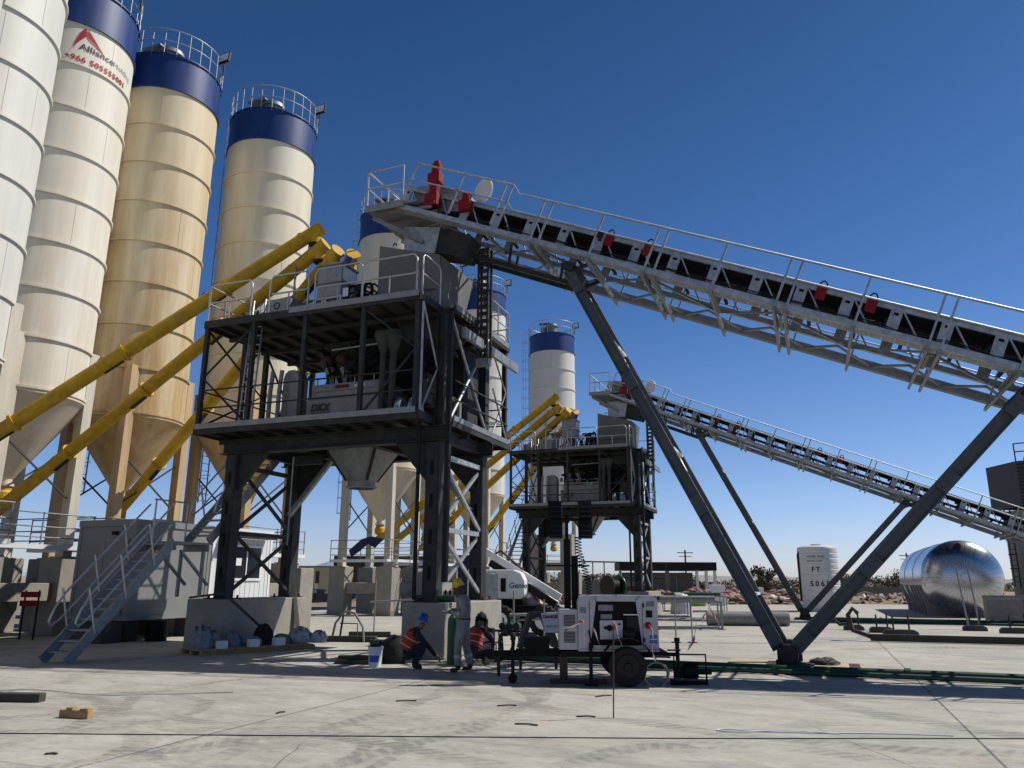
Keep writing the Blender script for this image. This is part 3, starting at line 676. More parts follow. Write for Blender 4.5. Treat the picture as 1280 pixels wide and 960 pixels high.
    for i in range(26):
        x, y, z = rq.uniform(-4.8, -.1), rq.uniform(1.7, 4.4), rq.uniform(5.75, 8.1); r_ = rq.uniform(.04, .11)
        k = rq.choice((A_, A_, B_, C_)); d_ = rq.choice(((1, 0, 0), (0, 1, 0), (0, 0, 1), (.7, 0, .7), (0, .7, .7))); l = rq.uniform(.5, 1.3)
        k.cyl((x, y, z), (x+d_[0]*l, y+d_[1]*l*.6, min(8.3, z+d_[2]*l)), r_, 10)
    for i in range(22):
        x, y, z = rq.uniform(-4.8, -.2), rq.uniform(1.8, 4.4), rq.uniform(5.75, 7.9); a, b_, c_ = rq.uniform(.1, .3), rq.uniform(.1, .25), rq.uniform(.12, .4)
        rq.choice((A_, A_, B_)).box(x, x+a, y, y+b_, z, z+c_)
    for i in range(9):
        x = rq.uniform(-4.6, -.4); C_.tube(smooth([(x, 1.4, 7.1), (x+rq.uniform(-.2, .2), 1.35, 7.4), (x+rq.uniform(-.5, .5), 1.5, rq.uniform(7.2, 7.8)), (x+rq.uniform(-.8, .8), 2.0, 8.3)]), .022, 5)
    t.part('plant_equipment', A_, 'dark'); t.part('plant_equipment', B_, 'mixer'); t.part('hose_bundle', C_, 'black')
    # discharge cone under the deck
    m_ = MB().lathe((-3.0, 2.55, 0), [(.98, 5.48), (.98, 5.2), (.38, 4.36), (.38, 4.24), (.42, 4.24), (.42, 4.2), (.36, 4.2)], 28)
    t.part('discharge_cone', m_, 'galv_dull')
    m_ = MB()
    for a in (R(-140), R(-40), R(40), R(140)):
        m_.beam((-3+1.0*math.cos(a), 2.55+1.0*math.sin(a), 5.2), (-3+.43*math.cos(a), 2.55+.43*math.sin(a), 4.4), .07, .05)
    t.part('cone_rib', m_, 'steel')
    t.part('under_beam', MB().box(-4.9, -3.9, 1.9, 2.0, 4.85, 5.1).box(-4.6, -3.6, 2.1, 2.3, 5.02, 5.15), 'steel')
    return t
mixer = make_mixer()

def make_upper():
    out = []
    g = None
    # aggregate hopper
    t = Thing('aggregate_hopper', 'big plain grey plate hopper under the nearer conveyor head', 'hopper', (-1.0, 2.2, 8.66), group='aggregate hoppers')
    f = [(-1.97, 8.67), (-1.97, 10.74), (-.1, 10.2), (-.1, 8.67)]
    m_ = MB()
    m_.prism([(-1.97, 8.67), (-1.97, 10.74), (-.1, 10.2), (-.1, 8.67)], 1, 1.20, 1.23)
    m_._add([(-.1, 1.2, 10.2), (-.1, 3.43, 10.24), (-.1, 2.7, 8.67), (-.1, 1.232, 8.67), (-.13, 1.2, 10.2), (-.13, 3.43, 10.24), (-.13, 2.7, 8.67), (-.13, 1.232, 8.67)], [(3, 2, 1, 0), (4, 5, 6, 7), (0, 1, 5, 4), (1, 2, 6, 5), (2, 3, 7, 6)])
    m_._add([(-1.97, 1.232, 10.74), (-1.97, 3.43, 10.74), (-1.97, 2.7, 8.67), (-1.97, 1.232, 8.67), (-1.94, 1.232, 10.74), (-1.94, 3.43, 10.74), (-1.94, 2.7, 8.67), (-1.94, 1.232, 8.67)], [(0, 1, 2, 3), (7, 6, 5, 4), (0, 4, 5, 1), (1, 5, 6, 2)])
    m_._add([(-1.938, 3.43, 10.74), (-.132, 3.43, 10.24), (-.132, 2.7, 8.67), (-1.938, 2.7, 8.67)], [(0, 1, 2, 3)])
    t.part('plate', m_, 'hopper_grey')
    t.part('lifting_eye', MB().tube([(-1.5+.05*math.cos(a), 1.21, 10.68+.07*math.sin(a)) for a in [math.pi*i/6 for i in range(7)]], .018, 6), 'dark')
    t.part('stiffener', MB().box(-1.9, -.2, 1.188, 1.198, 9.2, 9.26), 'steel_mid')
    # lower throat that passes through the deck
    t.part('throat', MB().prism([(-1.5, 8.66), (-.1, 8.66), (.34, 8.3), (-.1, 7.9), (-1.1, 7.9)], 1, 1.3, 2.5), 'steel')
    out.append(t)
    # weigh hopper and its stand
    t = Thing('weigh_hopper', 'galvanised square weigh hopper below the screw ends on the large tower', 'hopper', (-3.7, 1.7, 8.66), group='weigh hoppers')
    t.part('box', MB().box(-4.1, -3.3, 1.4, 2.2, 9.55, 10.55).box(-4.14, -3.26, 1.36, 2.24, 9.95, 10.0).box(-4.14, -3.26, 1.36, 2.24, 10.5, 10.56), 'galv_dull', bevel=.01)
    t.part('panel', MB().box(-3.298, -3.29, 1.45, 2.15, 10.05, 10.45), 'white')  # white patch paints the sunlit right side of the hopper
    m_ = MB()
    m_.beam((-4.15, 1.4, 9.5), (-3.25, 1.4, 9.5), .06).beam((-4.1, 1.4, 8.7), (-3.85, 1.4, 9.48), .06).beam((-3.55, 1.4, 8.7), (-3.8, 1.4, 9.48), .06)
    for x in (-4.12, -3.28):
        for y in (1.4, 2.2): m_.beam((x, y, 8.67), (x, y, 9.54), .07)
    t.part('stand', m_, 'galv')
    t.part('discharge', MB().lathe((-3.7, 1.8, 0), [(.35, 9.54), (.2, 9.0), (.2, 8.7)], 14), 'galv_dull')
    t.part('vent_sock', MB().cyl((-3.5, 1.9, 10.56), (-3.4, 1.9, 10.9), .12, 10), 'blue')
    out.append(t)
    t = Thing('dust_collector', 'group of grey dust filters and fans behind the weigh hopper', 'dust collector', (-4.9, 3.0, 8.66), group='dust collectors')
    for k, (x, y, h_) in enumerate(((-5.6, 2.6, .9), (-4.9, 2.9, 1.25), (-2.7, 2.9, .9))):
        t.part('filter', MB().lathe((x, y, 0), [(.3, 8.68), (.3, 8.68+h_), (.34, 8.69+h_), (.3, 8.78+h_), (.1, 8.86+h_), (0, 8.86+h_)], 16), 'galv_dull')
    t.part('fan', MB().cyl((-4.3, 2.4, 9.1), (-4.3, 2.75, 9.1), .28, 18).box(-4.55, -4.05, 2.4, 2.75, 8.68, 8.95), 'dark')
    t.part('duct', MB().tube(smooth([(-5.6, 2.6, 9.6), (-5.3, 2.6, 10.0), (-5.0, 2.8, 10.1), (-4.4, 2.6, 9.9), (-4.3, 2.5, 9.4)]), .07, 8), 'galv_dull')
    t.part('column', MB().cyl((-6.2, .15, 8.66), (-6.2, .15, 9.3), .03, 8).beam((-5.2, 1.8, 8.7), (-5.2, 1.8, 10.9), .05).beam((-5.2, 1.8, 10.9), (-4.6, 1.9, 11.5), .04), 'galv_dull')
    out.append(t)
    t = Thing('filter_box', 'tapered galvanised box with a round black mark left of the weigh hopper', 'box', (-4.9, 1.0, 8.66), group='filter boxes')
    t.part('body', MB().prism([(-5.2, 8.68), (-4.5, 8.68), (-4.45, 9.42), (-5.3, 9.36)], 1, .7, 1.4), 'galv_dull', bevel=.01)
    t.part('ring', MB().tube([(-4.9+.09*math.cos(a), .695, 9.18+.09*math.sin(a)) for a in [2*math.pi*i/14 for i in range(14)]], .012, 5, closed=True), 'black')
    out.append(t)
    t = Thing('braced_bin', 'low grey bin with diagonal braces at the left end of the upper deck', 'bin', (-6.0, 1.2, 8.66), group='braced bins')
    t.part('body', MB().box(-6.25, -5.65, .9, 1.6, 8.68, 9.2), 'galv_dull')
    t.part('brace', MB().beam((-6.22, .88, 9.18), (-5.95, .88, 8.7), .03).beam((-5.68, .88, 9.18), (-5.95, .88, 8.7), .03), 'steel')
    out.append(t)
    t = Thing('valve_manifold', 'black pneumatic pipe manifold on the upper deck left of the aggregate hopper', 'manifold', (-2.6, 1.1, 8.66), group='valve manifolds')
    rnd = random.Random(5)
    for k in range(3):
        m_ = MB(); x = -2.85+.25*k
        m_.tube([(x, 1.1, 8.67), (x, 1.1, 9.5), (x+.06, 1.1, 9.62), (x+.2, 1.1, 9.62), (x+.26, 1.1, 9.5), (x+.26, 1.15, 8.9)], .045, 8)
        t.part('pipe', m_, 'black')
    m_ = MB()
    for i in range(9): x = rnd.uniform(-2.9, -2.3); z = rnd.uniform(8.8, 9.5); m_.box(x-.06, x+.06, 1.0, 1.25, z, z+.12)
    for k in range(6):
        x = -3.15+.2*k; t.part('pipe', MB().tube(smooth([(x, 1.3, 8.67), (x-.05, 1.3, 9.1), (x+.1+.05*k, 1.35, 9.45), (x+.25, 1.5, 9.6+.06*k), (x+.3, 1.9, 9.7)]), .03, 6), ('dark', 'black', 'galv_dull')[k % 3])
    t.part('valve', m_, 'dark'); t.part('label_plate', MB().box(-2.95, -2.78, .99, 1.0, 9.3, 9.55), 'white')
    out.append(t)
    return out
uppers = make_upper()

# stairs
def make_stairs():
    t = Thing('steel_stairs', 'open galvanised stairs with looped hand rails climbing to the deck of the large tower', 'stairs', (-6.9, -3.2, 0), group='steel stairs')
    x0, x1 = -6.98, -6.25
    fl = [((-3.35, 0.0), (-.75, 2.65)), ((.45, 2.65), (3.3, 5.55))]
    for (a, za), (b, zb) in fl:
        for x in (x0, x1): t.part('stringer', MB().beam((x, a, za+.05), (x, b, zb+.0), .05, .24), 'galv_dull')
        n = int((zb-za)/.22); m_ = MB()
        for i in range(1, n+1):
            y = a+(b-a)*i/(n+.3); z = za+(zb-za)*i/(n+.3); m_.box(x0+.03, x1-.03, y-.13, y+.13, z-.02, z+.02)
        t.part('tread', m_, 'galv_dull')
        g = MB(); dy, dz = (b-a), (zb-za)
        for x in (x0-.03, x1+.03):
            def P(q, h): return (x, a+dy*q, za+dz*q+h)
            g.tube([P(.12, .55), P(.05, .62), P(.02, .78), P(.06, .95), P(.14, 1.06), P(.95, 1.06)], .024, 6); g.tube([P(.12, .55), P(.95, .55)], .02, 6)
            for q in (.22, .5, .78): g.tube([P(q, 0), (x, a+dy*q-.28, za+dz*q+.95)], .026, 6)
        t.part('hand_rail', g, 'tube')
    m_ = MB().box(x0-.02, x1+.02, -.75, .45, 2.60, 2.66).box(x0-.05, x1+.05, -.75, -.70, 2.44, 2.598).box(x0-.05, x1+.05, .40, .45, 2.44, 2.598)
    t.part('landing', m_, 'galv_dull')
    m_ = MB()
    for x in (x0, x1): m_.beam((x, -.5, 2.44), (x, .55, 1.6), .06).beam((x, .3, 1.3), (x, .3, 2.44), .07)
    g = MB()
    for x in (x0-.03,):
        for h in (.55, 1.06): g.tube([(x, -.75, 2.66+h), (x, .45, 2.66+h)], .022, 6)
        for y in (-.7, .4): g.tube([(x, y, 2.6), (x, y, 3.72)], .024, 6)
    t.part('landing_rail', g, 'tube'); t.part('landing_strut', m_, 'galv_dull')
    return t
stairs = make_stairs()

# ------------------------------------------------------------------ conveyor
def make_conveyor():
    t = Thing('belt_conveyor', 'large inclined belt conveyor with galvanised walkways feeding the nearer tower', 'conveyor', (7.92, 2.07, 0), group='inclined belt conveyors')
    A = R(23.1); ca, sa = math.cos(A), math.sin(A)
    def cv(s, y, h): return (2+s*ca+h*sa, y, 10.5-s*sa+h*ca)
    S0, S1 = -3.9, 26.0; YN, YF = 1.5, 2.7; YL = 3.1; H = .62
    def cbox(mb, s0, s1, y0, y1, h0, h1):
        i0 = len(mb.v); mb.box(s0, s1, y0, y1, h0, h1); mb.map(lambda v: cv(v.x, v.y, v.z), i0)
    # side frames
    for y, nm in ((YN, 'near'), (YF, 'far')):
        m_ = MB()
        cbox(m_, S0, S1, y-.03, y+.03, -.14, -.03); cbox(m_, S0, S1, y-.03, y+.03, H-.09, H)
        cbox(m_, S0, S1, y-.06, y+.06, -.16, -.142); cbox(m_, S0, S1, y-.07, y+.07, H+.002, H+.02)
        s = S0
        k = 0
        while s < S1:
            cbox(m_, s, s+.24, y-.032, y+.02, -.03, H-.09)
            if s+1 < S1:
                m_.beam(cv(s+.26, y-.01, H-.1), cv(s+.72, y-.01, -.03), .03, .06, up=(0, 1, 0))
            s += 1.0; k += 1
        t.part('side_frame', m_, 'galv')
    # slots in the plates
    m_ = MB(); s = S0
    while s < S1: cbox(m_, s+.07, s+.17, YN-.040, YN-.036, .42, .48); s += 1.0
    t.part('plate_slot', m_, 'black')
    # belt: carrying run in a trough, return run below
    m_ = MB()
    for (y0, h0, y1, h1) in ((YN+.08, .60, YN+.38, .46), (YN+.38, .46, YF-.38, .46), (YF-.38, .46, YF-.08, .60)):
        m_._add([cv(S0+.6, y0, h0), cv(S1, y0, h0), cv(S1, y1, h1), cv(S0+.6, y1, h1)], [(0, 1, 2, 3)])
    cbox(m_, S0+.6, S1, YN+.16, YF-.16, .2, .21)
    t.part('belt', m_, 'rubber')
    m_ = MB(); s = S0+.9
    while s < S1:
        m_.tube([cv(s, YN+.04, .58), cv(s, YN+.38, .41), cv(s, YF-.38, .41), cv(s, YF-.04, .58)], .05, 8)
        m_.beam(cv(s+.1, YN+.04, .3), cv(s+.1, YF-.04, .3), .05, .09)
        m_.tube([cv(s+.5, YN+.04, .07), cv(s+.5, YF-.04, .07)], .045, 8); s += 1.0
    t.part('roller', m_, 'dark')
    # sagging cables along the near side and dust on the belt rollers
    m_ = MB(); s = -.5; rs = random.Random(4); pp = []
    while s < S1-1.6:
        sg = rs.uniform(.03, .10)
        for q in (0, .25, .5, .75): pp.append(cv(s+1.56*q, YN-.09, .16-sg*math.sin(math.pi*q)))
        s += 1.56
    m_.tube(pp, .013, 5); m_.tube([(p[0], p[1]+.01, p[2]-.05-.03*math.sin(i*.9)) for i, p in enumerate(pp)], .009, 5)
    t.part('cable_run', m_, 'black')
    # plan bracing below the truss
    m_ = MB(); s = S0; k = 0
    while s < S1-1.55:
        a, b = (YN, YF) if k % 2 else (YF, YN)
        m_.beam(cv(s, a, -.18), cv(s+1.5, b, -.18), .05, .05); m_.beam(cv(s, YN, -.19), cv(s, YF, -.19), .07, .07); s += 1.55; k += 1
    t.part('lower_bracing', m_, 'galv_dull')
    # crossbeams with the rail posts on them
    ss = []
    s = .62
    k = 0
    while s < S1:
        ss.append((s, True)) if k % 2 == 0 else ss.append((s+.1, False))
        s += 1.56; k += 1
    cross = []
    for s, pair in ss:
        cross += [s, s+.24] if pair else [s]
    m_ = MB(); p_ = MB(); pf = MB()
    for s in cross:
        m_.beam(cv(s, .98, -.26), cv(s, 4.35, -.28), .06, .10, up=(sa, 0, ca))
        p_.beam(cv(s, 1.0, -.2), cv(s, 1.0, .97), .045, .045, up=(0, 1, 0))
        pf.beam(cv(s, 4.24, -.2), cv(s, 4.24, .97), .045, .045, up=(0, 1, 0))
    t.part('crossbeam', m_, 'galv_dull')  # crossbeams and bracing below use the duller tone, underside shade put into colour
    # walkways: grating strips
    for (a, b, nm) in ((1.02, 1.46, 'near'), (3.78, 4.26, 'far')):
        m_ = MB(); 
        cbox(m_, S0, S1, a, a+.03, -.19, -.06); cbox(m_, S0, S1, b-.03, b, -.19, -.10)
        y = a+.06
        while y < b-.04: cbox(m_, S0, S1, y, y+.05, -.19, -.15); y += .095
        s = S0
        while s < S1: cbox(m_, s, s+.03, a+.03, b-.03, -.044, -.012) if False else m_.beam(cv(s, a+.02, -.187), cv(s, b-.02, -.187), .03, .02, up=(sa, 0, ca)); s += .26
        t.part('walkway', m_, 'galv' if nm == 'near' else 'galv_dull')  # far walkway gets the duller tone as painted underside shade
    nr = MB().tube([cv(-3.5, 1.0, 1.17), cv(-.40, 1.0, 1.17), cv(-.15, 1.0, .97), cv(S1, 1.0, .97)], .027, 6)
    nr.tube([cv(-3.5, 1.0, .68), cv(-.40, 1.0, .68), cv(-.15, 1.0, .50), cv(S1, 1.0, .50)], .022, 6); nr.merge(p_)
    for s in (-3.5, -1.95, -.62, -.42): nr.beam(cv(s, 1.0, 0), cv(s, 1.0, 1.17), .045, .045, up=(0, 1, 0))
    t.part('guard_rail', nr, 'galv')
    fr = MB().tube([cv(S0+1, 4.24, .97), cv(S1, 4.24, .97)], .027, 6).tube([cv(S0+1, 4.24, .5), cv(S1, 4.24, .5)], .022, 6).merge(pf)
    t.part('guard_rail', fr, 'galv')
    # head platform (level)
    d = MB().box(-2.36, -.75, 1.0, 3.3, 11.80, 11.86).box(-2.38, -1.15, .97, .998, 11.72, 11.92)
    for y in (1.2, 1.9, 2.6, 3.2): d.beam((-2.3, y, 11.76), (-.4, y, 11.66), .06, .08)
    d.beam((-2.3, 1.3, 11.7), (-.9, 1.7, 10.9), .1).beam((-2.3, 3.0, 11.7), (-.9, 2.5, 10.9), .1)
    hp = t.part('head_platform', d, 'galv_dull')
    g = MB()
    rail_run(g, [(-1.2, 1.0, 11.86), (-2.33, 1.0, 11.86), (-2.33, 2.1, 11.86), (-2.33, 3.25, 11.86), (-.8, 3.25, 11.86)], h=1.12, r=.026)
    g.tube([(-2.3, 1.0, 12.9), (-1.25, 1.0, 11.95)], .02, 5)
    t.part('platform_rail', g, 'tube', parent=hp)
    # head hood, drive and discharge
    m_ = MB(); m_.prism([(-1.25, 11.95), (-1.22, 12.62), (-.35, 12.55), (.55, 12.05), (.62, 11.55), (-.6, 11.75)], 1, 1.62, 2.6); t.part('head_hood', m_, 'galv_dull', bevel=.02)
    m_ = MB().prism([(-1.55, 11.5), (-1.5, 10.55), (-.55, 10.55), (-.4, 11.3)], 1, 1.75, 2.5)
    t.part('discharge_chute', m_, 'galv')
    m_ = MB().prism([(-.53, 10.56), (-.38, 11.3), (.55, 10.9), (.35, 10.3)], 1, 1.78, 2.48)
    t.part('chute_liner', m_, 'steel')
    # red drive gear
    m_ = MB().box(-.66, -.26, 1.2, 1.5, 11.72, 12.12).cyl((-.42, 1.34, 12.1), (-.38, 1.34, 12.42), .15, 14).box(-.58, -.2, 1.2, 1.5, 12.4, 12.72).cyl((-.36, 1.34, 12.7), (-.34, 1.34, 12.98), .15, 14).cyl((-.34, 1.34, 12.98), (-.34, 1.34, 13.08), .10, 12).box(-.74, -.3, 1.16, 1.52, 11.72, 11.84)
    t.part('gear_motor', m_, 'red', bevel=.035)
    m_ = MB().box(.36, .72, 1.25, 1.5, 11.45, 11.75).cyl((.55, 1.38, 11.75), (.58, 1.38, 11.95), .13, 12)
    t.part('belt_tensioner', m_, 'red', bevel=.03)
    ax = Matrix.Rotation(R(-14), 4, 'Z') @ Matrix.Rotation(R(84), 4, 'X')
    m_ = MB().lathe((.95, 1.66, 12.12), [(0, .05), (.29, .03), (.31, 0), (.29, -.03), (0, -.05)], 28, axis=ax)
    m_.map(lambda v: (v.x, v.y, 12.12+(v.z-12.12)*1.25))
    t.part('pulley_guard', m_, 'plastic')
    # red emergency switches
    for s in (2.45, 3.5, 7.62, 8.68, 16.8, 18.2):
        m_ = MB(); cbox(m_, s-.10, s+.12, YN-.09, YN-.034, .34, .66)
        sw = t.part('stop_switch', m_, 'red')
        t.part('switch_loop', MB().tube([cv(s+.01+.08*math.cos(a), YN-.06, .66+.12*math.sin(a)) for a in [math.pi*i/6 for i in range(7)]], .018, 5), 'black', parent=sw)
    # junction boxes and spotlights on the rail pairs
    for s in (2.3, 11.8): 
        m_ = MB(); cbox(m_, s-.05, s+.15, .98, 1.06, .35, .5); t.part('junction_box', m_, 'dark')
    # inner return frame hanging at the head
    m_ = MB().beam(cv(-1.8, 2.75, -.62), cv(1.6, 2.75, -.62), .06, .12).beam(cv(-1.8, 2.2, -.62), cv(1.6, 2.2, -.62), .06, .12)
    for s in (-1.7, -.3, 1.3): m_.beam(cv(s, 2.2, -.62), cv(s-.15, 2.2, -.05), .06).beam(cv(s, 2.75, -.62), cv(s-.15, 2.75, -.05), .06)
    t.part('tension_frame', m_, 'steel')
    # deeper lattice chord under the far side and headers over the legs
    m_ = MB(); s = S0+2; k = 0
    while s < S1-.8:
        m_.beam(cv(s, 2.75 if k % 2 else 3.74, -.2), cv(s+.78, 3.74 if k % 2 else 2.75, -.2), .05, .05, up=(sa, 0, ca)); s += .78; k += 1
    m_.beam(cv(S0+2, 3.75, -.22), cv(S1, 3.75, -.22), .05, .13, up=(sa, 0, ca))
    t.part('outrigger_bracing', m_, 'galv_dull')
    for s in (1.72, 11.98):
        m_ = MB(); m_.beam(cv(s, 1.35, -.42), cv(s, 3.25, -.42), .28, .2, up=(sa, 0, ca)); m_.beam(cv(s+.5, 1.5, -.17), cv(s+.1, 1.5, -.5), .08).beam(cv(s+.5, 2.7, -.17), cv(s+.1, 2.7, -.5), .08)
        t.part('header', m_, 'steel')
    # trestle legs
    foot = lambda y, dx: (7.92+dx, y, .42)
    YF = YL
    for y in (YN, YF):
        for nm, top, dx in (('l', cv(1.7, y, -.5), -.16), ('r', cv(11.95, y, -.46), .16)):
            m_ = MB().channel(foot(y, dx), top, .17, .26, .03, up=(0, 0, 1))
            lg = t.part('trestle_leg', m_, 'leg_steel')
    m_ = MB()
    def tie(q, q2=None):
        tp = Vector(cv(1.7, YN, -.5)); f = Vector(foot(YN, -.16)); p = f.lerp(tp, q); return p
    for q in (.12, .48, .78): p = tie(q); m_.box(p.x-.14, p.x+.14, YN+.12, YF-.12, p.z-.03, p.z+.03)
    for a, b in ((.12, .48), (.48, .78), (.78, .97)):
        p, q = tie(a), tie(b); m_.beam((p.x, YN+.1, p.z), (q.x, YF-.1, q.z), .07)
    t.part('leg_tie', m_, 'plastic')  # left ties coloured pale, sunlight on the steel put into the colour
    m_ = MB(); tp_ = Vector(cv(1.7, YN, -.5)); f_ = Vector(foot(YN, -.16)); tq_ = Vector(cv(11.95, YN, -.46)); fq_ = Vector(foot(YN, .16))
    for a_, b_ in ((f_, tp_), (fq_, tq_)):
        d_ = (b_-a_).normalized()
        for q in (.03, .33, .66, .95):
            p = a_.lerp(b_, q); m_ = MB(); m_.beam(p-d_*.22+Vector((0, -.094, 0)), p+d_*.22+Vector((0, -.094, 0)), .012, .22, up=(0, 0, 1))
            for k_ in (-.15, 0, .15): c_ = p+d_*k_; m_.cyl((c_.x, c_.y-.13, c_.z), (c_.x, c_.y-.11, c_.z), .022, 6)
            t.part('splice_plate', m_, 'leg_steel')
    m_ = MB()
    tp = Vector(cv(11.95, YN, -.46)); f = Vector(foot(YN, .16))
    for q in (.2, .5, .8): p = f.lerp(tp, q); m_.box(p.x-.1, p.x+.1, YN+.12, YF-.12, p.z-.03, p.z+.03)
    t.part('leg_tie', m_, 'steel')
    m_ = MB().box(7.45, 8.4, 1.3, 2.85, .01, .06)
    for y in (YN, YF): m_.box(7.68, 8.16, y-.14, y+.14, .06, .2).cyl((7.92, y-.2, .34), (7.92, y+.2, .34), .17, 14).box(7.72, 7.76, y-.2, y+.2, .2, .5).box(8.08, 8.12, y-.2, y+.2, .2, .5)
    t.part('base_plate', m_, 'steel')
    # tail trestle far down the belt
    m_ = MB()
    for y in (YN, YF): p = cv(20, y, -.1); m_.beam((p[0], y, 0), p, .2)
    t.part('tail_trestle', m_, 'steel')
    return t
conv = make_conveyor()

# ------------------------------------------------------------------ screw conveyors
def make_screw(a, b, label, r=.2, group='yellow screw conveyors', b_in=True):
    t = Thing('screw_conveyor', label, 'screw conveyor', tuple(a), frame='world', group=group)
    o = Vector(a); a = Vector((0, 0, 0)); b = Vector(b)-o; d = b.normalized(); n = b.length
    t.part('tube', MB().cyl(a-d*.5, b+d*.15, r, 20), 'yellow')
    m_ = MB(); k = 3.0
    while k < n-1:
        m_.cyl(a+d*(k-.04), a+d*(k+.04), r+.06, 20); k += 3.3
    t.part('flange', m_, 'yellow')
    m_ = MB(); k = 2.2
    while k < n-.5:
        p = a+d*k+Vector((0, 0, r+.02)); m_.tube([p+d*.09*math.cos(q)+Vector((0, 0, .09*math.sin(q))) for q in [math.pi*i/6 for i in range(7)]], .014, 5); k += 3.3
    t.part('lifting_eye', m_, 'dark')
    k = 2.7
    while k < n-1: p = a+d*k-Vector((0, 0, r+.03)); t.part('clamp', MB().beam(p-d*.3, p+d*.3, .12, .06), 'dark'); k += 3.3
    t.part('outlet', MB().cyl(b, b-Vector((0, 0, .42)), .17, 16), 'yellow')
    t.part('outlet_collar', MB().cyl(b-Vector((0, 0, .42)), b-Vector((0, 0, .5)), .19, 16), 'dark')
    t.part('end_cap', MB().cyl(b+d*.152, b+d*.2, r+.03, 16), 'yellow')
    return t
def W(x, y, z): return pl(x, y, z)
eA = W(-4.72, 2.0, 12.0); eB = W(-4.5, 2.0, 11.42); eC = W(-4.0, 2.0, 11.12); eD = W(-3.6, 2.3, 11.05)
sA = make_screw((-15.7, 20.1, 3.9), eA, 'longest yellow screw conveyor, uppermost, ending highest above the large tower')
sB = make_screw((-16.35, 25.0, 3.95), eB, 'yellow screw conveyor rising from the valve of the lettered silo')
sC = make_screw((-14.5, 28.9, 4.2), eC, 'yellow screw conveyor rising from the valve of the rusty silo')
sD = make_screw((-11.3, 32.6, 4.2), eD, 'yellow screw conveyor rising behind the large tower from the dusty silo')
for (src, s_, e_, lab) in ((sA, (-7.07, 42.25, 3.9), eA, 'uppermost yellow screw conveyor at the farther tower'),
                           (sB, (-7.07, 47.2, 3.9), eB, 'yellow screw conveyor at the small tower, second from the top'),
                           (sC, (-5.6, 51.2, 4.0), eC, 'lower yellow screw conveyor entering the lower deck side of the small tower'),
                           (sD, (-2.45, 54.9, 4.0), eD, 'yellow screw conveyor from the white silo right of the large tower')):
    make_screw(s_, e_+OFF, lab)

# ------------------------------------------------------------------ second plant (identical)
G2 = {tower.o: 'smaller looking dark steel mixing tower farther back, right of centre', mixer.o: 'grey concrete mixer inside the farther mixing tower', stairs.o: 'steel stairs at the left of the farther mixing tower',
      conv.o: 'farther inclined belt conveyor running down to the tanks on the right', bR: 'concrete block under the right legs of the farther tower', bL: 'concrete block under the left legs of the farther tower', bB: 'concrete pier behind the left legs of the farther tower'}
for o, lab in G2.items(): copy_tree(o, OFF, lab)
for t, lab in zip(uppers, ('plain grey plate hopper on top of the farther tower', 'weigh hopper on the farther tower beside dark pipes', 'group of dust filters on the farther tower', 'filter box on the farther tower upper deck', 'braced bin at the left end of the farther tower deck', 'black pipe manifold on the farther tower')):
    copy_tree(t.o, OFF, lab)
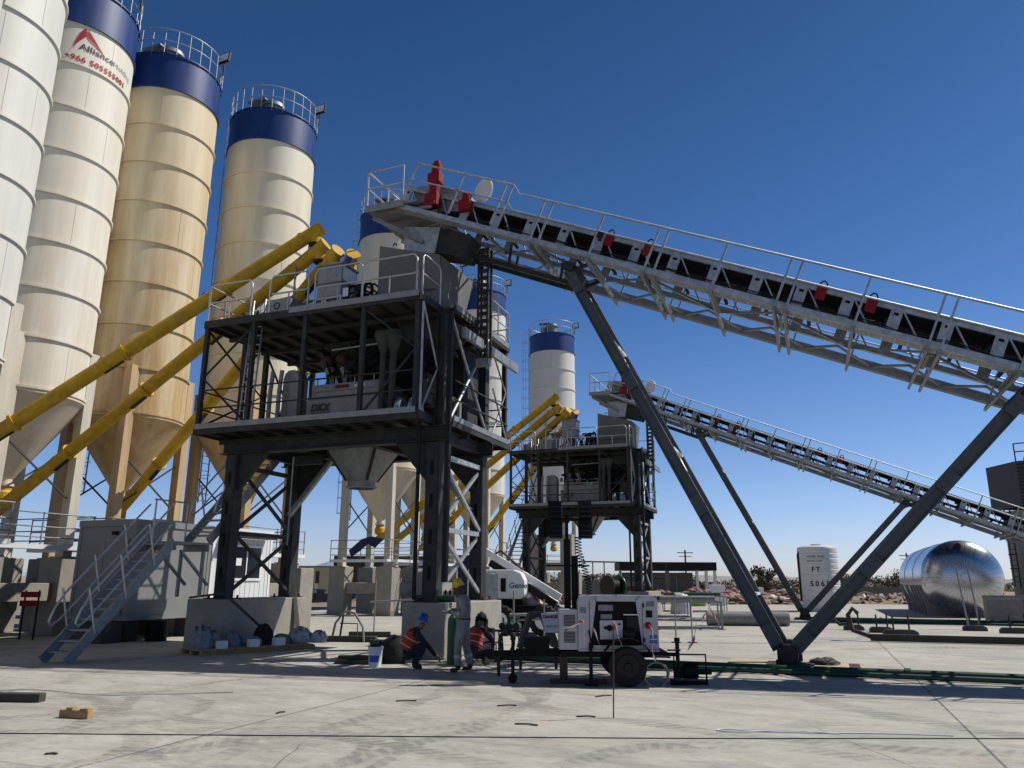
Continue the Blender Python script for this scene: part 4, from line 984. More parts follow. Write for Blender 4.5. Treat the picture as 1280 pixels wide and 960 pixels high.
# ------------------------------------------------------------------ container office
def make_office():
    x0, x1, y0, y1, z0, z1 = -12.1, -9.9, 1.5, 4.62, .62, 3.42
    t = Thing('site_office', 'container cabin coloured dark for shade, with a door raised on dark supports behind the stairs', 'cabin', (-11.0, 1.5, 0))
    def shell(t, x0, x1, y0, y1, m1, m2):
        t.part('body', MB().box(x0, x1, y0, y1, z0, z1), m1, bevel=.03)
        m_ = MB().box(x0-.04, x1+.04, y0-.04, y1+.03, z1-.16, z1+.03).box(x0-.03, x1+.03, y0-.03, y1+.02, z0-.04, z0+.08)
        for x in (x0, x1-.1):
            for y in (y0, y1-.1): m_.box(x-.02+.04*(x > x0), x+.1+.02*(x > x0), y-.02*(y == y0), y+.1+.01*(y > y0), z0+.08, z1-.16)
        t.part('frame', m_, m2)
        m_ = MB(); y = y0+.25 if m1 == 'panel' else 99
        while y < y1-.2: m_.box(x1+.002, x1+.012, y, y+.03, z0+.1, z1-.2); y += .25
        if m_.v: t.part('rib', m_, m1)
    shell(t, x0, x1, y0, y1, 'panel_shaded', 'panel_shaded')
    d = t.part('door', MB().box(-11.0, -10.15, y0-.045, y0-.014, z0+.1, z0+2.2), 'panel_shaded', bevel=.01)
    t.part('door_frame', MB().box(-11.06, -11.002, y0-.055, y0-.013, z0+.08, z0+2.26).box(-10.148, -10.09, y0-.055, y0-.013, z0+.08, z0+2.26).box(-11.0, -10.15, y0-.055, y0-.013, z0+2.202, z0+2.26), 'galv_dull')
    t.part('handle', MB().cyl((-10.28, y0-.05, z0+1.1), (-10.28, y0-.1, z0+1.1), .02, 8).box(-10.38, -10.26, y0-.11, y0-.09, z0+1.08, z0+1.12), 'black', parent=d)
    for x in (x0+.3, x1-.3):
        for y in (y0+.3, y1-.4): t.part('support', MB().box(x-.25, x+.25, y-.25, y+.25, 0, z0-.04), 'dark_wood')
    t.part('step', MB().box(-11.3, -9.9, .75, 1.42, 0, .3).box(-11.3, -9.9, 1.05, 1.42, .3, .56), 'steel_mid')
    t.part('lamp', MB().box(-10.7, -10.5, y0-.12, y0-.05, 3.0, 3.1), 'black')
    t = Thing('control_cabin', 'white control cabin with a dark window, seen between the left legs of the large tower', 'cabin', (-11.0, 4.7, 0))
    y0, y1 = 4.72, 7.75
    shell(t, x0, x1, y0, y1, 'panel', 'white')
    w_ = t.part('window', MB().box(x1+.014, x1+.05, 5.6, 5.68, 1.7, 2.9).box(x1+.014, x1+.05, 7.12, 7.2, 1.7, 2.9).box(x1+.014, x1+.05, 5.68, 7.12, 2.82, 2.9).box(x1+.014, x1+.05, 5.68, 7.12, 1.7, 1.78).box(x1+.014, x1+.05, 6.38, 6.43, 1.78, 2.82), 'white')
    t.part('pane', MB().box(x1+.014, x1+.028, 5.68, 6.38, 1.78, 2.82).box(x1+.014, x1+.028, 6.43, 7.12, 1.78, 2.82), 'glass', parent=w_)
    t.part('notice', MB().box(x1+.03, x1+.034, 5.8, 6.15, 2.2, 2.45), 'plastic', parent=w_)
    t.part('awning', MB().box(x1+.05, x1+.5, 5.0, 7.4, 3.12, 3.18).box(x1+.05, x1+.5, 5.0, 5.06, 3.0, 3.118), 'steel')
    for x in (x0+.3, x1-.3):
        for y in (y0+.4, y1-.4): t.part('support', MB().box(x-.25, x+.25, y-.25, y+.25, 0, z0-.04), 'concrete')
make_office()
solo('water_drum', 'dark drum standing under the container office beside its support', 'drum', MB().lathe((0, 0, 0), [(0, 0), (.3, 0), (.3, .25), (.31, .27), (.3, .29), (.3, .56), (.31, .58), (0, .58)], 20), 'black', base=tuple(pl(-9.5, 2.3, 0)), frame='world')
t = Thing('red_barrier', 'small red slatted barrier between the concrete piers at the left edge', 'barrier', tuple(pl(-13.15, 1.0, 0)), frame='world')
for z_ in (.95, 1.2): t.part('slat', MB().box(-.26, .26, -.06, .06, z_, z_+.16), 'red')
for x_ in (-.22, .18): t.part('post', MB().box(x_, x_+.04, .062, .10, 0, 1.4), 'dark')

# ------------------------------------------------------------------ people
def skin_mesh(J, E_, levels=2):
    me = bpy.data.meshes.new('body'); names = list(J)
    me.from_pydata([J[n][0] for n in names], [(names.index(a), names.index(b)) for a, b in E_], [])
    o = bpy.data.objects.new('body', me); COL.objects.link(o)
    m = o.modifiers.new('s', 'SKIN'); m.use_smooth_shade = True
    for i, n in enumerate(names):
        r = J[n][1]; me.skin_vertices[0].data[i].radius = (r, r) if isinstance(r, (int, float)) else r
    me.skin_vertices[0].data[0].use_root = True
    s_ = o.modifiers.new('d', 'SUBSURF'); s_.levels = levels; s_.render_levels = levels
    dg = bpy.context.evaluated_depsgraph_get(); nm = bpy.data.meshes.new_from_object(o.evaluated_get(dg))
    bpy.data.objects.remove(o); bpy.data.meshes.remove(me)
    return nm
def finish_body(t, nm, slots, pick, name='body'):
    for s_ in slots: nm.materials.append(M[s_])
    for p in nm.polygons: p.material_index = pick(p.center); p.use_smooth = True
    o = bpy.data.objects.new(name, nm); COL.objects.link(o); o.parent = t.o; return o
def helmet(c, tilt, r=.125, fwd=1):
    ax = Matrix.Rotation(tilt, 4, 'Y'); c = Vector(c)
    prof = [(r*1.12, -.005), (r*1.1, .012), (r, .014), (r*.97, .05), (r*.82, .095), (r*.5, .13), (0, .142)]
    mb = MB().lathe((0, 0, 0), prof, 24)
    mb.tube([(-.09, 0, .12), (-.03, 0, .147), (.04, 0, .145), (.09, 0, .118)], .014, 6)
    mb._add([(r*.9, -.09, .0), (r*1.6, -.05, -.018), (r*1.68, 0, -.02), (r*1.6, .05, -.018), (r*.9, .09, .0), (r*.9, -.09, .012), (r*1.6, -.05, -.006), (r*1.68, 0, -.008), (r*1.6, .05, -.006), (r*.9, .09, .012)], [(0, 1, 2, 3, 4), (9, 8, 7, 6, 5), (0, 5, 6, 1), (1, 6, 7, 2), (2, 7, 8, 3), (3, 8, 9, 4)])
    return mb.map(lambda v: ax @ v + c)
def hand(c, d, side, curl=.5):
    # palm with five separate bent fingers
    c = Vector(c); d = Vector(d).normalized(); up = Vector((0, 0, 1)); r = d.cross(up).normalized(); n = r.cross(d)
    mb = MB().tube([c-d*.02, c+d*.03, c+d*.075], [.026, .038, .034], 8)
    for i, (o_, l) in enumerate(((-.027, .065), (-.009, .078), (.009, .074), (.027, .058))):
        p = c+d*.08+r*o_; q = p+d*l*.5-n*l*.25*curl; e = q+d*l*.3-n*l*.6*curl
        mb.tube([p-d*.01, q, e], [.009, .0085, .007], 6)
    p = c+d*.03+r*(-.035*side); mb.tube([p, p+d*.03-r*.02*side-n*.02, p+d*.055-r*.01*side-n*.04], [.012, .010, .008], 6)
    return mb
def head_mb(c, tilt):
    ax = Matrix.Rotation(tilt, 4, 'Y'); c = Vector(c); mb = MB()
    mb.lathe((0, 0, 0), [(0, -.115), (.05, -.105), (.072, -.06), (.085, 0), (.088, .05), (.07, .1), (0, .125)], 16).map(lambda v: (v.x*1.1, v.y*.9, v.z))
    mb.tube([(.092, 0, .02), (.115, 0, -.015), (.098, 0, -.025)], [.008, .013, .01], 6)
    for s_ in (-1, 1): mb.tube([(.0, s_*.078, .02), (-.005, s_*.09, .0), (.0, s_*.078, -.03)], .012, 6)
    return mb.map(lambda v: ax @ v + c)
def face_bits(c, tilt):
    ax = Matrix.Rotation(tilt, 4, 'Y'); c = Vector(c); mb = MB()
    for s_ in (-1, 1): mb.lathe((.088, s_*.033, .015), [(0, -.008), (.012, 0), (0, .008)], 8)
    mb.box(.085, .097, -.025, .025, -.055, -.047)
    return mb.map(lambda v: ax @ v + c)

def standing_worker():
    t = Thing('person', 'person in grey coverall and yellow helmet standing beside the concrete block, writing on a pad', 'person', (-.95, 16.15, 0), rot=R(172), frame='world')
    J = {'pelvis': ((-.01, 0, .92), (.13, .165)), 'belly': ((.0, 0, 1.06), (.118, .145)), 'chest': ((.0, 0, 1.26), (.125, .175)), 'collar': ((.03, 0, 1.40), (.085, .12)), 'neck': ((.07, 0, 1.46), .052),
         'jaw': ((.115, 0, 1.53), .062), 'skull': ((.115, 0, 1.61), .08),
         'hipL': ((.01, .09, .84), .112), 'kneeL': ((.08, .11, .48), .082), 'ankL': ((.07, .12, .13), .074), 'heelL': ((.06, .12, .055), .05), 'toeL': ((.23, .14, .04), .04),
         'hipR': ((-.02, -.09, .84), .112), 'kneeR': ((-.04, -.11, .48), .082), 'ankR': ((-.13, -.12, .13), .074), 'heelR': ((-.13, -.12, .055), .05), 'toeR': ((.04, -.14, .04), .04),
         'shL': ((.0, .18, 1.35), .08), 'elL': ((-.07, .25, 1.09), .062), 'wrL': ((.21, .15, 1.12), .04),
         'shR': ((.0, -.18, 1.35), .08), 'elR': ((-.07, -.25, 1.09), .062), 'wrR': ((.21, -.13, 1.15), .04)}
    E_ = [('pelvis', 'belly'), ('belly', 'chest'), ('chest', 'collar'), ('collar', 'neck'), ('neck', 'jaw'), ('jaw', 'skull'), ('collar', 'shL'), ('shL', 'elL'), ('elL', 'wrL'), ('collar', 'shR'), ('shR', 'elR'), ('elR', 'wrR')]
    for s_ in 'LR': E_ += [('pelvis', 'hip'+s_), ('hip'+s_, 'knee'+s_), ('knee'+s_, 'ank'+s_), ('ank'+s_, 'heel'+s_), ('heel'+s_, 'toe'+s_)]
    nm = skin_mesh(J, E_)
    finish_body(t, nm, ['coverall', 'skin', 'boot'], lambda c: 2 if c.z < .13 else (1 if c.z > 1.46 and abs(c.y) < .12 else 0))
    t.part('face', face_bits((.13, 0, 1.6), R(22)), 'dark')
    t.part('helmet', helmet((.11, 0, 1.635), R(18), .108), 'hat_y')
    t.part('neck_cloth', MB().tube([(.07, 0, 1.43), (.09, 0, 1.50), (.13, 0, 1.57), (.135, 0, 1.605)], [.10, .085, .082, .078], 16), 'red_shade')
    for s_, z in ((1, 1.13), (-1, 1.16)):
        t.part('hand', hand((.21, s_*.14, z), (.95, -s_*.3, .05), s_), 'skin')
    m_ = MB()
    for s_ in 'LR':
        k = Vector(J['knee'+s_][0]); a = Vector(J['ank'+s_][0]); p = k.lerp(a, .45); m_.cyl(p, p+(a-k).normalized()*.055, .084, 16)
        e = Vector(J['el'+s_][0]); w_ = Vector(J['wr'+s_][0]); p = e.lerp(w_, .35); m_.cyl(p, p+(w_-e).normalized()*.05, .058, 14)
    t.part('reflective_band', m_, 'reflective')
    t.part('belt', MB().lathe((.005, 0, 0), [(.150, .985), (.154, 1.0), (.150, 1.015)], 20), 'boot')
    t.part('cuff', MB().cyl((.165, .165, 1.13), (.205, .15, 1.13), .047, 12).cyl((.165, -.145, 1.158), (.205, -.13, 1.16), .047, 12), 'coverall')
    return t
standing_worker()
solo('notepad', 'small white pad held by the standing person in grey coverall', 'notepad', MB().box(.30, .42, -.09, .09, 1.13, 1.145).map(lambda v: (v.x, v.y, v.z+.3*(v.x-.36))), 'plastic', base=(-.95, 16.15, 0), rot=R(172), frame='world')

def crouching_worker(loc, rot, hat, label, armz=.2):
    t = Thing('person', label, 'person', loc, rot=rot, frame='world')
    J = {'pelvis': ((-.16, 0, .30), (.14, .16)), 'belly': ((-.13, 0, .45), (.125, .15)), 'chest': ((-.02, 0, .62), (.125, .17)), 'collar': ((.06, 0, .73), (.09, .12)), 'neck': ((.11, 0, .78), .055), 'jaw': ((.17, 0, .83), .068), 'skull': ((.18, 0, .91), .085)}
    for n, s_ in (('L', 1), ('R', -1)):
        J['hip'+n] = ((-.1, s_*.1, .27), .11); J['knee'+n] = ((.25, s_*.19, .47), .078); J['ank'+n] = ((.04, s_*.17, .12), .06); J['heel'+n] = ((.02, s_*.17, .055), .05); J['toe'+n] = ((.20, s_*.19, .04), .042)
        J['sh'+n] = ((.05, s_*.18, .69), .075); J['el'+n] = ((.26, s_*.24, .50), .055); J['wr'+n] = ((.46, s_*.13, armz+.05), .036)
    E_ = [('pelvis', 'belly'), ('belly', 'chest'), ('chest', 'collar'), ('collar', 'neck'), ('neck', 'jaw'), ('jaw', 'skull')]
    for s_ in 'LR': E_ += [('pelvis', 'hip'+s_), ('hip'+s_, 'knee'+s_), ('knee'+s_, 'ank'+s_), ('ank'+s_, 'heel'+s_), ('heel'+s_, 'toe'+s_), ('collar', 'sh'+s_), ('sh'+s_, 'el'+s_), ('el'+s_, 'wr'+s_)]
    nm = skin_mesh(J, E_)
    finish_body(t, nm, ['navy_cloth', 'skin', 'boot'], lambda c: 2 if c.z < .12 else (1 if c.z > .79 and c.x > .08 and abs(c.y) < .12 else 0))
    t.part('helmet' if hat != 'cloth_dark' else 'head_scarf', helmet((.175, 0, .935), R(25), .118), hat)
    t.part('face', face_bits((.185, 0, .88), R(25)), 'dark')
    ax = Matrix.Rotation(R(28), 4, 'Y')
    v_ = MB().lathe((0, 0, 0), [(.150, -.2), (.162, -.1), (.168, .05), (.165, .12), (.13, .2)], 24)
    v_.map(lambda p: ax @ Vector((p.x*.95, p.y*1.18, p.z)) + Vector((-.055, 0, .55)))
    v = t.part('safety_vest', v_, 'vest')
    b_ = MB()
    for z in (-.12, .03): b_.lathe((0, 0, 0), [(.1695, z-.012), (.171, z), (.171, z+.012)], 24)
    b_.map(lambda p: ax @ Vector((p.x*.97, p.y*1.19, p.z)) + Vector((-.055, 0, .55)))
    t.part('reflective_band', b_, 'reflective', parent=v)
    for s_ in (1, -1): t.part('hand', hand((.47, s_*.125, armz+.04), (.8, -s_*.2, -.55), s_, .9), 'skin')
    return t
crouching_worker((-2.0, 16.65, 0), R(8), 'hat_b', 'person crouching in orange vest and blue helmet, working at the ground beside the concrete block')
crouching_worker((-.73, 17.35, 0), R(60), 'cloth_dark', 'person in orange vest with dark head cover crouching just behind the standing worker')

# ------------------------------------------------------------------ small things by the blocks
def G2W(x, y, z=0): return (x, y, z)
t = Thing('bucket', 'white plastic bucket with blue print standing left of the crouching worker', 'bucket', (-2.82, 17.0, 0), frame='world')
t.part('pail', MB().lathe((0, 0, 0), [(0, .0), (.125, 0), (.15, .36), (.16, .36), (.16, .40), (.14, .40)], 24), 'plastic')
t.part('print', MB().lathe((0, 0, 0), [(.1365, .10), (.1455, .23)], 12, a0=R(-140), a1=R(-50)), 'sign_blue')
t.part('contents', MB().box(-.1, .08, -.08, .08, .3, .46).cyl((.05, 0, .3), (.1, 0, .52), .03, 8), 'dark')
t.part('handle', MB().tube([(.16*math.cos(a), .02, .38+.17*math.sin(a)) for a in [math.pi*i/8 for i in range(9)]], .006, 5), 'black')
def lumpy(w, d, h, seed, n=14, p=.12):
    rnd = random.Random(seed); mb = MB(); rings = []
    for i in range(8):
        t_ = i/7; ph = math.pi*t_/2 if False else t_*math.pi*.5
        r = math.cos(ph)**.6 if t_ < 1 else 0; z = math.sin(ph)*h
        rings.append([(w/2*r*math.cos(2*math.pi*j/n)*(1+rnd.uniform(-p, p)), d/2*r*math.sin(2*math.pi*j/n)*(1+rnd.uniform(-p, p)), z*(1+rnd.uniform(-p, p)*.7)) for j in range(n)])
    vs = [v for g in rings for v in g]; fs = []
    for i in range(7):
        for j in range(n): fs.append((i*n+j, i*n+(j+1) % n, (i+1)*n+(j+1) % n, (i+1)*n+j))
    return mb._add(vs, fs, True)
solo('tool_bag', 'black lumpy tool bag on the ground between the bucket and the crouching worker', 'bag', lumpy(.7, .5, .55, 4), 'cloth_dark', base=(-2.55, 17.75, 0), frame='world')
solo('timber_stack', 'low dark stack of timbers lying left of the white bucket', 'timber', MB().box(-.5, .5, -.12, .12, 0, .09).box(-.48, .4, .15, .35, 0, .1).box(-.45, .5, -.05, .2, .1, .17), 'dark_wood', base=(-3.25, 17.5, 0), rot=R(-6), frame='world')
solo('gas_cylinder', 'green gas cylinder standing against the block left of the standing worker', 'cylinder', MB().lathe((0, 0, 0), [(0, 0), (.115, 0), (.115, .85), (.10, .95), (.05, 1.02), (.035, 1.03), (.035, 1.1), (0, 1.1)], 20), 'green_cyl', base=(-1.26, 17.6, 0), frame='world')
t = Thing('pipe_clamp', 'green pipe fitting and bolt row on top of the large tower right block', 'pipe fitting', tuple(pl(.15, .95, 1.24)), rot=TH, frame='world')
t.part('pipe', MB().cyl((-.5, 0, .09), (.55, 0, .09), .08, 16).cyl((-.1, -.02, .09), (.05, -.02, .09), .11, 16), 'green')
m_ = MB()
for i in range(5): m_.cyl((-.1+.12*i, .3, .15), (-.1+.12*i, .3, .28), .03, 8)
t.part('bolt_row', m_, 'dark'); t.part('rail', MB().box(-.2, .5, .26, .34, .1, .15).box(-.15, -.1, .27, .33, 0, .1).box(.4, .45, .27, .33, 0, .1), 'dark')
t = Thing('generator', 'small black engine with pulley behind the standing worker, right of the block', 'engine', (-.55, 18.3, 0), rot=R(-15), frame='world')
t.part('engine', MB().box(-.2, .15, -.2, .2, .35, .7).cyl((-.05, -.24, .55), (-.05, .2, .55), .17, 16).box(-.25, 0, -.1, .15, .7, .9), 'dark', bevel=.02)
t.part('pulley', MB().cyl((.1, -.28, .5), (.1, -.22, .5), .14, 20), 'white')
t.part('frame', MB().tube([(-.3, -.25, .0), (-.3, -.25, .38), (.3, -.25, .38), (.3, -.25, 0)], .02, 6).tube([(-.3, .25, .0), (-.3, .25, .38), (.3, .25, .38), (.3, .25, 0)], .02, 6), 'dark')
t = Thing('pipe_stand', 'thin legged stand with blue green pipe valves right of the large tower block', 'stand', (-.30, 18.5, 0), rot=R(-12), frame='world')
t.part('frame', MB().tube([(.1, -.1, 0), (.05, -.1, .62), (.5, -.1, .62), (.55, -.1, 0)], .022, 6).tube([(.1, .2, 0), (.05, .2, .62), (.5, .2, .62), (.55, .2, 0)], .022, 6).box(-.1, .6, -.12, .22, .62, .65), 'steel')
for i in range(3): t.part('valve', MB().cyl((.12+.16*i, -.08, .74), (.12+.16*i, .2, .74), .08, 14).cyl((.12+.16*i, .05, .78), (.12+.16*i, .05, .92), .02, 6), 'green')
# pallet with sacks left of centre
t = Thing('pallet', 'wooden pallet under the pile of sacks beside the left tower block', 'pallet', tuple(pl(-4.9, .75, 0)), rot=TH+R(68), frame='world')
m_ = MB()
for i in range(7): m_.box(-1.5+i*.44, -1.14+i*.44, -.55, .55, .1, .13)
for y in (-.5, 0, .42): m_.box(-1.5, 1.6, y, y+.09, 0, .1)
t.part('boards', m_, 'wood')
rnd = random.Random(21)
bags = [('white', -1.2, .15, .55, .5, .62), ('white', -.85, .25, .5, .45, .6), ('grey blue', -.35, .2, .55, .5, .5), ('white', .05, -.1, .6, .5, .35), ('grey green', .45, .15, .6, .5, .55), ('pale', .95, .1, .6, .5, .45), ('white bulging', 1.45, .0, .7, .65, .5), ('white crumpled', 1.8, -.35, .6, .5, .42)]
names = ['leftmost upright', 'second from left, slumped', 'grey blue, at the back', 'flat, in the middle', 'leaning, right of the middle', 'pale, fifth along', 'bulging sunlit', 'crumpled, rightmost']
P0 = pl(-4.9, .75, 0); RT = TH+R(68)
for i, (c, x, y, w_, d, h) in enumerate(bags):
    p = P0 + Matrix.Rotation(RT, 4, 'Z') @ Vector((x, y, .13))
    solo('sack', names[i]+' white plastic sack on the pallet by the left tower block', 'sack', lumpy(w_*(.95, .6, .85, .7, .9, .8, .9, .75)[i], d*.8, h*(.75, .6, .65, .6, .85, .5, .7, .65)[i], 30+i, 26, (.3, .3, .3, .25, .18, .2, .3, .3)[i]), ('bag_shaded', 'bag_shaded', 'mesh_grey', 'bag_shaded', 'cloth_dark', 'mesh_grey', 'bag', 'bag')[i], base=tuple(p), frame='world', group='sacks piled on the pallet')
for i, (x, y, s_) in enumerate(((-.95, -.4, .22), (-.15, -.45, .25), (.55, -.45, .28))):
    p = P0 + Matrix.Rotation(RT, 4, 'Z') @ Vector((x, y, .131))
    solo('carton', ('small pale carton at the left front of the sack pile', 'white carton in the middle front of the sack pile', 'wider white carton at the right front of the sack pile')[i], 'carton', MB().box(-s_/2, s_/2, -.1, .1, 0, .18), 'white', base=tuple(p), rot=RT, frame='world', bevel=.01)
solo('steel_bar', 'dark steel bar leaning from the left tower block down onto the sacks', 'bar', MB().beam((-5.65, .55, 1.38), (-4.75, 1.4, .30), .07, .07).beam((-5.65, .5, 1.40), (-6.6, .35, 1.28), .05), 'dark_wood', base=(-5.65, .5, 0))
solo('brown_tarp', 'brown cloth strip hanging down the lit corner of the left tower block', 'tarp', MB().quad((-5.66, 3.45, 1.26), (-5.66, 3.62, 1.26), (-5.5, 3.75, .05), (-5.52, 3.5, .05)), 'dark_wood', base=(-5.6, 3.5, 0))
t = Thing('pipe_fitting_rack', 'bent hose and pipe stand right of the sack pile', 'hose', tuple(pl(-4.6, 4.4, 0)), rot=TH, frame='world')
t.part('hose', MB().tube([(-.3, 0, 0), (-.2, 0, .5), (.1, 0, .85), (.45, 0, .8), (.75, 0, .4), (.85, -.1, .02)], .035, 8), 'mesh_grey')
t.part('stand', MB().tube([(-.1, .1, 0), (0, .1, .75)], .03, 6).tube([(-.1, .1, .5), (.5, .1, .5), (.5, .1, 0)], .02, 6), 'steel')
for i, (x, y, l, rz, lab) in enumerate(((-4.7, 23.6, 1.6, -4, 'long dark timber beam on the ground between the tower legs, nearer one'), (-4.45, 25.6, 1.3, 2, 'short dark timber beam on the ground between the tower legs, farther one'), (-3.3, 22.3, 1.1, 8, 'thin plank on the pale ground behind the bucket'))):
    solo('timber_beam', lab, 'timber', MB().box(-l/2, l/2, -.12, .12, 0, .16), 'dark_wood', base=(x, y, 0), rot=R(rz), frame='world', bevel=.01)
# foreground wood
t = Thing('timber_block', 'short sawn timber block with two offcuts nailed on, lying in the left foreground', 'timber', (-5.62, 10.75, 0), rot=R(-14), frame='world')
t.part('block', MB().box(-.22, .22, -.05, .05, 0, .10), 'wood', bevel=.004); t.part('offcut', MB().box(-.12, -.03, -.045, .045, .101, .13), 'wood'); t.part('offcut', MB().box(.08, .2, -.04, .05, .101, .122), 'wood')
solo('dark_beam', 'dark wooden beam entering from the left edge in the foreground', 'timber', MB().box(-1.5, .42, -.08, .08, 0, .12), 'dark_wood', base=(-7.25, 12.1, 0), rot=R(-4), frame='world', bevel=.01)
def cable(name, label, pts, r, m, cat='cable'):
    o = Vector(pts[0]); solo(name, label, cat, MB().tube([Vector(p)-o for p in smooth(pts)], r, 6), m, base=tuple(o), frame='world')
cable('ground_cable', 'thin dark cable lying straight across the whole foreground', [(-9, 9.72, .006), (-5.9, 9.68, .006), (-2, 9.62, .006), (2, 9.58, .006), (6, 9.66, .006), (10, 9.6, .006)], .006, 'dark')
cable('wire_loop', 'pale wire with a narrow loop lying on the concrete in the right foreground', [(5.2, 9.8, .008), (4.4, 9.92, .008), (3.6, 9.94, .008), (3.0, 10.02, .008), (2.62, 10.14, .008), (2.5, 10.06, .008), (2.75, 9.98, .008), (3.3, 10.0, .02), (3.9, 9.88, .008)], .007, 'plastic')
cable('wire', 'thin pale wire on the far side of the dark beam at the left edge', [(-8.5, 11.75, .01), (-7.6, 12.0, .14), (-7.0, 12.25, .14), (-6.2, 12.7, .01), (-4.4, 13.1, .01)], .006, 'mesh_grey')
for i, (x, y, l, rz) in enumerate(((-.05, 11.9, .28, 12), (.2, 10.4, .3, -18), (1.0, 11.0, .25, 0), (-1.55, 12.3, .3, 8), (-4.7, 8.6, .12, 10), (1.45, 12.9, .3, 30), (-3.1, 11.2, .14, 60))):
    solo('wood_chip', ('dark splinter of wood just left of the upright rod', 'dark bent splinter in the centre foreground', 'thin dark splinter near the foot of the upright rod', 'dark stick on the ground below the crouching worker', 'small dark chip at the bottom left', 'dark stick in front of the trailer wheel', 'small dark fragment in the middle foreground')[i], 'debris', MB().beam((-l/2, 0, .01), (l*.1, .02, .014), .03, .012).beam((l*.1, .02, .014), (l/2, -.01, .01), .03, .012), 'dark_wood', base=(x, y, 0), rot=R(rz), frame='world', group='splinters on the foreground concrete')

# ------------------------------------------------------------------ light tower trailer
t = Thing('light_tower', 'white mobile light tower trailer with open side door, parked under the conveyor', 'light tower', (1.98, 14.15, 0), rot=R(-2), frame='world')
# side profile cabinet (x right, z up), 1.36 m wide, rounded shoulders
x0, x1, z0, z1 = -.80, .60, .56, 1.50
prof = [(x0, z0), (x1, z0), (x1, z1-.10), (x1-.03, z1-.03), (x1-.1, z1), (x0+.1, z1), (x0+.03, z1-.03), (x0, z1-.1)]
cabinet = MB()
op0, op1, oz0, oz1 = -.60, .32, .68, 1.40    # door opening
cabinet.prism(prof, 1, .06, 1.3)
cabinet.prism([(x0, z0), (op0, z0), (op0+.12, oz1), (op0, z1), (x0+.1, z1), (x0+.03, z1-.03), (x0, z1-.1)], 1, 0, .058)
cabinet.prism([(op1, z0), (x1, z0), (x1, z1-.1), (x1-.03, z1-.03), (x1-.1, z1), (op1, z1), (op1-.1, oz1)], 1, 0, .058)
cabinet.box(op0+.002, op1-.002, 0.001, .058, z0, oz0-.02); cabinet.box(op0+.13, op1-.11, .001, .058, oz1+.0, z1-.004)
t.part('cabinet', cabinet, 'lt_white')
t.part('open_bay', MB().box(op0, op1, .045, .0595, oz0-.018, oz1-.002), 'black')
cp = t.part('control_panel', MB().box(-.42, -.02, .0, .04, .76, 1.08), 'lt_white', bevel=.006)
t.part('gauge', MB().cyl((-.25, -.012, .95), (-.25, 0, .95), .055, 16).box(-.1, -.06, -.01, 0, 1.0, 1.03).box(-.35, -.12, -.008, 0, .93, .98), 'black', parent=cp)
t.part('inner_label', MB().box(-.44, -.18, .02, .04, 1.24, 1.34).box(-.4, -.2, .02, .04, 1.10, 1.18), 'mesh_grey')
t.part('inner_label', MB().box(0, .3, .02, .03, 1.165, 1.185), 'plastic')
t.part('engine', MB().cyl((.0, .0, .85), (.18, .0, .85), .1, 14).box(.05, .26, .0, .04, .9, 1.14), 'dark')
m_ = MB().box(-.605, -.595, -.004, -.001, .60, 1.40).box(.325, .333, -.004, -.001, .60, 1.36).box(-.78, .58, -.004, -.001, .595, .602)
for z_ in (.72, 1.3): m_.box(.335, .36, -.02, -.004, z_, z_+.07)
t.part('door_seam', m_, 'dark')
m_ = MB()
for i in range(6): m_.box(.40, .54, -.005, -.001, 1.32+i*.015, 1.326+i*.015)
t.part('louvre', m_, 'dark')
t.part('latch', MB().box(.39, .50, -.012, -.002, 1.13, 1.25), 'black', bevel=.006)
t.part('round_sticker', MB().cyl((.42, -.006, 1.0), (.42, -.001, 1.0), .06, 18), 'red')
t.part('sticker', MB().box(.44, .57, -.006, -.001, .70, .84), 'sign_blue'); t.part('sticker', MB().box(.45, .56, -.009, -.0065, .76, .775), 'plastic')
sm = t.part('side_box', MB().box(-1.13, -.802, .05, 1.1, .58, 1.26), 'lt_white', bevel=.01)
m_ = MB()
for zz in (.70, .98):
    for i in range(8): m_.box(-1.05+.0, -.85, .04, .049, zz+i*.024, zz+.012+i*.024)
t.part('grille', m_, 'black', parent=sm)
t.part('grille', MB().box(-.77, -.66, -.006, -.001, 1.2, 1.3), 'mesh_grey')
t.part('chassis', MB().beam((-1.9, .35, .5), (.7, .35, .5), .08, .12).beam((-1.9, .5, .5), (.7, 1.0, .5), .08, .12).box(-1.1, .75, .05, 1.2, .46, .555), 'black')
t.part('tow_bar', MB().beam((-2.3, .42, .48), (-1.2, .42, .5), .09, .1).box(-2.45, -2.3, .35, .5, .42, .56).cyl((-2.45, .42, .5), (-2.62, .42, .46), .05, 10), 'black')
wh = t.part('wheel', MB().tube([(.03, -.20, .325), (.03, -.18, .325), (.03, -.04, .325), (.03, -.02, .325)], [.295, .325, .325, .295], 32), 'rubber')
t.part('rim', MB().lathe((.03, -.205, .325), [(0, .03), (.06, .04), (.08, .01), (.17, .005), (.2, .02), (.21, 0)], 24, axis=Matrix.Rotation(R(90), 4, 'X')), 'dark', parent=wh)
t.part('wheel', MB().tube([(.03, 1.3, .36), (.03, 1.32, .36), (.03, 1.5, .36), (.03, 1.52, .36)], [.33, .36, .36, .33], 32), 'rubber')
ar = [(.03+.44*math.cos(a), .36+.42*math.sin(a)) for a in [R(20)+R(140)*i/10 for i in range(11)]]
m_ = MB()
for (a, b), (c, d) in zip(ar, ar[1:]): m_._add([(a, -.25, b), (c, -.25, d), (c, .0, d), (a, .0, b), (a, -.25, b+.02), (c, -.25, d+.02), (c, .0, d+.02), (a, .0, b+.02)], [(0, 1, 2, 3), (7, 6, 5, 4), (0, 4, 5, 1), (2, 6, 7, 3)])
